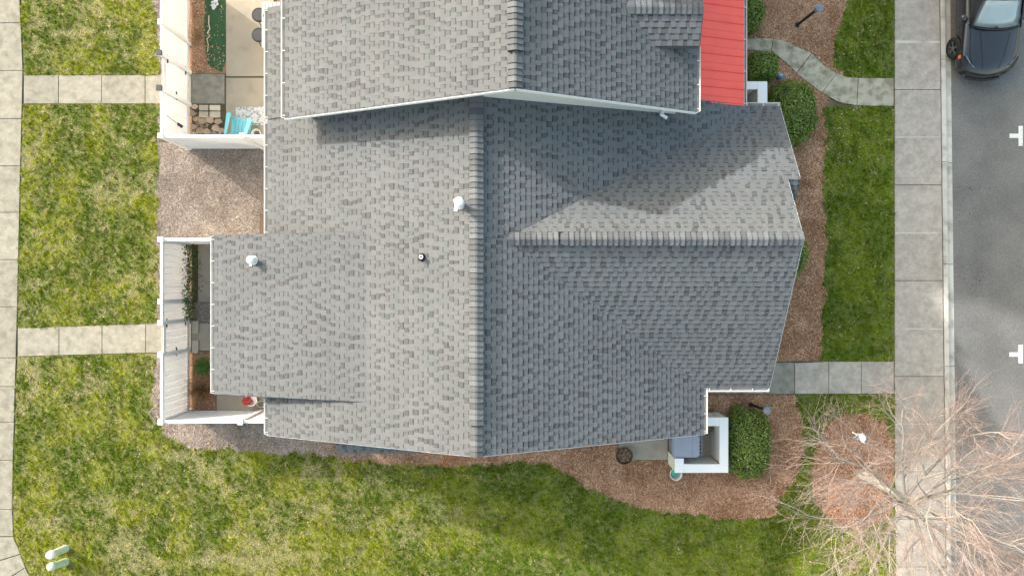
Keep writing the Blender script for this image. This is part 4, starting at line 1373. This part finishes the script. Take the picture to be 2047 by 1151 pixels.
# ------------------------------------------------------------------ the bare tree
tx, ty = W(1718, 946)
tree = thing('bare_tree', (tx, ty, 0), 'bare spreading tree with pale pinkish twigs over the lower right sidewalk', 'tree')
TR = random.Random(21)
trunk, limbs, twigs = MB(), MB(), MB()
GREY, PINK = Vector((.34, .33, .30)), Vector((.30, .225, .208))


def bend(d, amt):
    return (d + Vector((TR.gauss(0, amt), TR.gauss(0, amt), TR.gauss(0, amt * .6)))).normalized()


def grow(p, d, L, r, lev, mb):
    n = 4 if lev < 3 else 3
    pts, rs = [p], [r]
    q = p
    for i in range(n):
        d = bend(d, .10 + .03 * lev)
        d = (d + Vector((0, 0, .035))).normalized()
        q = q + d * (L / n)
        pts.append(q)
        rs.append(max(.0024, r * (1 - (.42 if lev < 4 else .5) * (i + 1) / n)))
    t = min(1, max(0, (lev - 1) / 3.2))
    c = GREY.lerp(PINK, t) * TR.uniform(.8, 1.2)
    if lev <= 1 and TR.random() < .5: c = c * .85
    mb_ = limbs if lev < 3 else twigs
    mb_.tube(pts, rs, 7 if lev < 2 else (5 if lev < 3 else 3), False, tuple(c))
    if lev >= 4: return
    kids = {0: 5, 1: 4, 2: 5, 3: 5}[lev]
    for k in range(kids):
        f = (.25 + .75 * (k + TR.random() * .8) / kids) if k < kids - 1 else 1.0
        i = min(n - 1, int(f * n))
        a, b = pts[i], pts[i + 1]
        pp = a.lerp(b, f * n - i) if f < 1 else pts[-1]
        rr = rs[i] * .54 if f < 1 else rs[-1]
        dd = (b - a).normalized()
        ax = dd.cross(Vector((TR.gauss(0, 1), TR.gauss(0, 1), TR.gauss(0, 1)))).normalized()
        nd = (Matrix.Rotation(TR.uniform(.35, .85) if f < 1 else TR.uniform(.05, .3), 3, ax) @ dd)
        nd = Vector((nd.x, nd.y, max(nd.z, -.1)))
        grow(pp, nd.normalized(), L * TR.uniform(.55, .82), max(.0034, rr), lev + 1, mb)


tp = [Vector((tx, ty, 0)), Vector((tx + .01, ty + .02, .35)), Vector((tx - .02, ty, 1.2)), Vector((tx + .02, ty - .02, 2.2)), Vector((tx, ty, 3.1))]
trunk.tube(tp, [.17, .13, .115, .105, .09], 12, True, tuple(GREY))
trunk.build('trunk', m_bark, tree)
nl = 14
for k in range(nl):
    a = 2 * math.pi * k / nl + TR.uniform(-.2, .2)
    inc = TR.uniform(1.0, 1.36) if k % 5 else TR.uniform(.3, .65)
    z = TR.uniform(2.5, 3.1)
    p = Vector((tx, ty, z))
    d = Vector((math.sin(inc) * math.cos(a), math.sin(inc) * math.sin(a), math.cos(inc)))
    grow(p, d, TR.uniform(1.8, 2.5), TR.uniform(.036, .056), 0 if True else 1, limbs)
limbs.build('limbs', m_bark, tree)
struct(twigs.build('twigs', m_bark, tree), 'stuff')
# carrier bag caught in the twigs
qx, qy = W(1722, 875, 3.2)
mb = MB()
R = random.Random(9)
G_ = 9
vs, fs = [], []
for i in range(G_):
    for j_ in range(G_):
        u_, v_ = i / (G_ - 1) - .5, j_ / (G_ - 1) - .5
        wv = .25 + .75 * abs(math.sin(3 * u_ + 1))
        vs.append((qx + u_ * .38 + .05 * math.sin(7 * v_), qy + v_ * .30 * wv + u_ * -.12, 3.2 + .09 * math.sin(9 * u_ + 4 * v_) + R.uniform(-.03, .03) - abs(v_) * .12))
for i in range(G_ - 1):
    for j_ in range(G_ - 1):
        if (i, j_) in ((3, 1), (4, 1), (3, 2), (4, 0), (5, 6), (5, 7)): continue
        fs.append((i * G_ + j_, (i + 1) * G_ + j_, (i + 1) * G_ + j_ + 1, i * G_ + j_ + 1))
mb.add(vs, fs)
bag = mb.build('carrier_bag', m_bag, smooth=True)
sm = bag.modifiers.new('thickness', 'SOLIDIFY'); sm.thickness = .006
tag(bag, 'torn white plastic bag caught in the bare tree', 'bag')

# ------------------------------------------------------------------ the parked car
KX0, KY0 = 14.98, 6.62                     # centre line, nose
ZR = -.12
car = thing('parked_car', (KX0, KY0 + 2.4, ZR), 'dark blue sedan parked at the kerb in the upper right corner', 'car')
#  t,  bow,  (half width, z) from sill to centre line
ST = [
    (.00, .27, [(.76, .20), (.80, .40), (.77, .46), (.66, .50), (.34, .52), (0, .53)]),
    (.11, .26, [(.82, .18), (.88, .42), (.85, .56), (.69, .63), (.36, .665), (0, .675)]),
    (.28, .22, [(.84, .18), (.90, .48), (.875, .67), (.70, .755), (.38, .80), (0, .81)]),
    (.62, .14, [(.87, .18), (.918, .52), (.90, .76), (.72, .835), (.40, .885), (0, .895)]),
    (1.05, .10, [(.88, .18), (.92, .55), (.91, .82), (.735, .90), (.42, .95), (0, .965)]),
    (1.42, .10, [(.88, .18), (.92, .57), (.915, .87), (.76, .955), (.43, 1.0), (0, 1.02)]),
    (1.60, .0, [(.88, .18), (.92, .57), (.915, .89), (.80, .965), (.45, .98), (0, .98)]),
    (2.60, .0, [(.88, .18), (.92, .57), (.915, .92), (.80, .985), (.45, .99), (0, .99)]),
    (3.60, .0, [(.88, .18), (.92, .57), (.915, .94), (.80, 1.01), (.45, 1.02), (0, 1.02)]),
    (4.30, -.05, [(.87, .20), (.91, .58), (.89, .95), (.76, 1.06), (.42, 1.09), (0, 1.10)]),
    (4.78, -.16, [(.82, .25), (.88, .60), (.84, .92), (.72, 1.06), (.40, 1.09), (0, 1.10)]),
    (4.88, -.18, [(.74, .30), (.80, .60), (.78, .85), (.66, .98), (.36, 1.0), (0, 1.0)]),
]


def cp(t, x, z):
    return (KX0 + x, KY0 + t, ZR + z)


bm_v, bm_f = [], []
for t, bow, hp in ST:
    row = [(-a, z) for a, z in hp] + [(a, z) for a, z in hp[-2::-1]]
    for a, z in row: bm_v.append(cp(t + bow * (a / .92) ** 2, a, z))
nr = 11
for i in range(len(ST) - 1):
    for k in range(nr):
        bm_f.append((i * nr + k, i * nr + (k + 1) % nr, (i + 1) * nr + (k + 1) % nr, (i + 1) * nr + k))
bm_f.append(tuple(range(nr)))
bm_f.append(tuple(range((len(ST) - 1) * nr, len(ST) * nr))[::-1])
body = MB().add(bm_v, bm_f).build('body', m_carp, car, smooth=True)
bm = bmesh.new(); bm.from_mesh(body.data); bmesh.ops.recalc_face_normals(bm, faces=bm.faces); bm.to_mesh(body.data); bm.free()
sb_ = body.modifiers.new('s', 'SUBSURF'); sb_.levels = sb_.render_levels = 2
cut = MB()
for s_ in (-1, 1):
    for t in (1.02, 3.85):
        c0 = Vector(cp(t, s_ * .62, .33)); c1 = Vector(cp(t, s_ * 1.1, .33))
        cut.tube([c0, c1], .385, 28)
cutter = cut.build('cutter', m_black)
bo = body.modifiers.new('b', 'BOOLEAN'); bo.operation = 'DIFFERENCE'; bo.object = cutter; bo.solver = 'EXACT'
bpy.context.view_layer.update()
dg = bpy.context.evaluated_depsgraph_get()
nm = bpy.data.meshes.new_from_object(body.evaluated_get(dg))
body.modifiers.clear()
body.data = nm
nm.materials.clear(); nm.materials.append(m_carp)
nm.shade_smooth()
bpy.data.objects.remove(cutter)
# greenhouse
GH = [(1.34, .74, 1.005), (2.10, .60, 1.385), (2.55, .585, 1.445), (3.35, .57, 1.42), (4.25, .62, 1.08)]


def patch(rows, mat, name, parent, th=.012, n=7, crown=.05, tb=.08):
    """curved sheet through cross rows (t, half width, z); bowed in plan"""
    vs, fs = [], []
    for t, hw, z in rows:
        for k in range(n):
            u_ = -1 + 2 * k / (n - 1)
            vs.append(cp(t + tb * u_ * u_, hw * u_, z - crown * u_ * u_))
    for i in range(len(rows) - 1):
        for k in range(n - 1): fs.append((i * n + k, i * n + k + 1, (i + 1) * n + k + 1, (i + 1) * n + k))
    o = MB().add(vs, fs).build(name, mat, parent, smooth=True)
    s__ = o.modifiers.new('t', 'SOLIDIFY'); s__.thickness = th; s__.offset = -1
    return o


ws = patch([(1.40, .70, 1.035), (1.65, .655, 1.175), (1.90, .61, 1.295), (2.10, .58, 1.385)], m_glass, 'windshield', car, tb=.10)
rf = patch([(2.11, .60, 1.392), (2.4, .60, 1.44), (2.9, .60, 1.455), (3.35, .585, 1.43), (3.5, .58, 1.40)], m_carp, 'roof_panel', car, tb=.06)
patch([(3.52, .57, 1.395), (3.9, .60, 1.25), (4.28, .63, 1.09)], m_glassd, 'rear_window', car, tb=-.04)
for s_ in (-1, 1):
    q = [cp(1.50, s_ * .80, .985), cp(3.95, s_ * .78, 1.03), cp(3.45, s_ * .60, 1.365), cp(2.18, s_ * .615, 1.36)]
    q2 = [(a - s_ * .03, b, c) for a, b, c in q]
    MB().add(q + q2, [(0, 1, 2, 3), (7, 6, 5, 4), (0, 4, 5, 1), (1, 5, 6, 2), (2, 6, 7, 3), (3, 7, 4, 0)]).build('side_window', m_glassd, car)
    MB().tube([cp(1.44, s_ * .765, .985), cp(1.80, s_ * .70, 1.19), cp(2.15, s_ * .615, 1.385), cp(2.6, s_ * .605, 1.425), cp(3.45, s_ * .595, 1.385), cp(4.2, s_ * .68, 1.07)], .030, 8).build('roof_pillar', m_carp, car, smooth=True)
    MB().tube([cp(1.55, s_ * .835, .985), cp(2.6, s_ * .835, 1.0), cp(3.95, s_ * .82, 1.035)], .009, 6).build('chrome_strip', m_chrome, car)
    # mirror
    mr = MB().lathe(cp(1.72, s_ * 1.02, 1.02), [(.03, -.075), (.085, -.05), (.10, 0), (.085, .05), (.03, .075)], 14).build('mirror', m_carp, car, smooth=True)
    MB().beam(cp(1.72, s_ * .86, .965), cp(1.72, s_ * .96, .99), .05, .03).build('mirror_arm', m_black, mr)
    # headlight, marker, fog recess
    hl = []
    MB().add([cp(.305, s_ * .60, .648), cp(.30, s_ * .78, .645), cp(.52, s_ * .885, .70), cp(.66, s_ * .905, .74), cp(.60, s_ * .82, .792), cp(.40, s_ * .66, .742),
              cp(.335, s_ * .60, .56), cp(.36, s_ * .78, .56), cp(.55, s_ * .84, .6), cp(.66, s_ * .87, .65)],
             [(0, 1, 2, 3, 4, 5), (0, 6, 7, 1), (1, 7, 8, 2), (2, 8, 9, 3)]).build('headlight', m_black, car)
    MB().add([cp(.58, s_ * .925, .62), cp(.68, s_ * .93, .62), cp(.69, s_ * .925, .68), cp(.58, s_ * .915, .68), cp(.58, s_ * .89, .62), cp(.68, s_ * .89, .62), cp(.69, s_ * .88, .68), cp(.58, s_ * .88, .68)],
             [(0, 1, 2, 3), (7, 6, 5, 4), (0, 4, 5, 1), (1, 5, 6, 2), (2, 6, 7, 3), (3, 7, 4, 0)]).build('side_marker', m_amber, car)
    MB().beam(cp(.185, s_ * .62, .40), cp(.36, s_ * .84, .42), .06, .16).build('fog_recess', m_black, car)
    MB().tube([cp(.27, s_ * .50, .735), cp(.42, s_ * .66, .765), cp(.62, s_ * .80, .812)], .008, 6).build('light_strip', m_chrome, car)
    MB().beam(cp(2.55, s_ * .928, .80), cp(2.75, s_ * .928, .80), .02, .03).build('door_handle', m_carp, car)
    MB().beam(cp(2.9, s_ * .926, .25), cp(2.9, s_ * .918, .90), .004, .012, up=(0, 1, 0)).build('door_seam', m_black, car)
    MB().beam(cp(1.6, s_ * .924, .25), cp(1.6, s_ * .916, .88), .004, .012, up=(0, 1, 0)).build('door_seam', m_black, car)
    # wheels, the front pair turned a little
    for t in (1.02, 3.85):
        tw = math.radians(9) if t < 2 else 0
        XFw = Matrix.Translation(cp(t, s_ * .835, .33)) @ Matrix.Rotation(tw, 4, 'Z') @ Matrix.Rotation(math.radians(90) * s_, 4, 'Y')
        wh = MB(XFw).lathe((0, 0, 0), [(.22, -.10), (.30, -.105), (.33, -.08), (.333, .0), (.33, .08), (.30, .105), (.24, .10), (.23, .085)], 36, close=False).build('wheel', m_rub, car, smooth=True)
        MB(XFw).lathe((0, 0, 0), [(.235, .095), (.225, .10), (.215, .085), (.205, .02), (.02, .0)], 36, close=False).build('rim', m_dark, wh, smooth=True)
        sp = MB(XFw)
        for k in range(5):
            a = 6.283 * k / 5
            for da in (-.16, .16):
                sp.beam((.05 * math.cos(a), .05 * math.sin(a), .075), (.222 * math.cos(a + da), .222 * math.sin(a + da), .09), .024, .02)
        sp.lathe((0, 0, 0), [(.06, .05), (.06, .085), (.01, .09)], 16)
        sp.build('spokes', m_rim, wh)
# grille, wipers, bonnet seam, badge plate area
MB().tube([cp(.27 * (x / .92) ** 2 + .012, x, .36) for x in np.linspace(-.52, .52, 9)], .05, 8).build('grille', m_black, car)
MB().tube([cp(.245 + .0, -.70, .565), cp(.07, -.42, .60), cp(.02, 0, .612), cp(.07, .42, .60), cp(.245, .70, .565)], .012, 6).build('bumper_seam', m_black, car)
for a in ((-.62, 1.39, .02, 1.36), (-.02, 1.38, .55, 1.37)):
    MB().tube([cp(a[1] + .01, a[0], 1.035), cp(a[3] - .02, (a[0] + a[2]) / 2, 1.062), cp(a[3] + .06, a[2], 1.07)], .013, 6).build('wiper', m_black, car)
MB().tube([cp(1.46 - .11 * (1 - (x / .72) ** 2), x, 1.038 - .04 * (x / .72) ** 2) for x in np.linspace(-.72, .72, 9)], .025, 6).build('cowl', m_black, car)
for s_ in (-1, 1):
    MB().tube([cp(.33, s_ * .58, .765), cp(.62, s_ * .69, .848), cp(1.05, s_ * .73, .907), cp(1.42, s_ * .755, .962)], .006, 5).build('bonnet_seam', m_black, car)
    MB().tube([cp(.22, s_ * .25, .765), cp(.7, s_ * .36, .903), cp(1.3, s_ * .46, .985)], .006, 5).build('bonnet_crease', m_carp, car)
MB().box(KX0 - .09, KX0 + .09, KY0 + 1.98, KY0 + 2.03, ZR + 1.29, ZR + 1.33).build('inside_mirror', m_black, car)
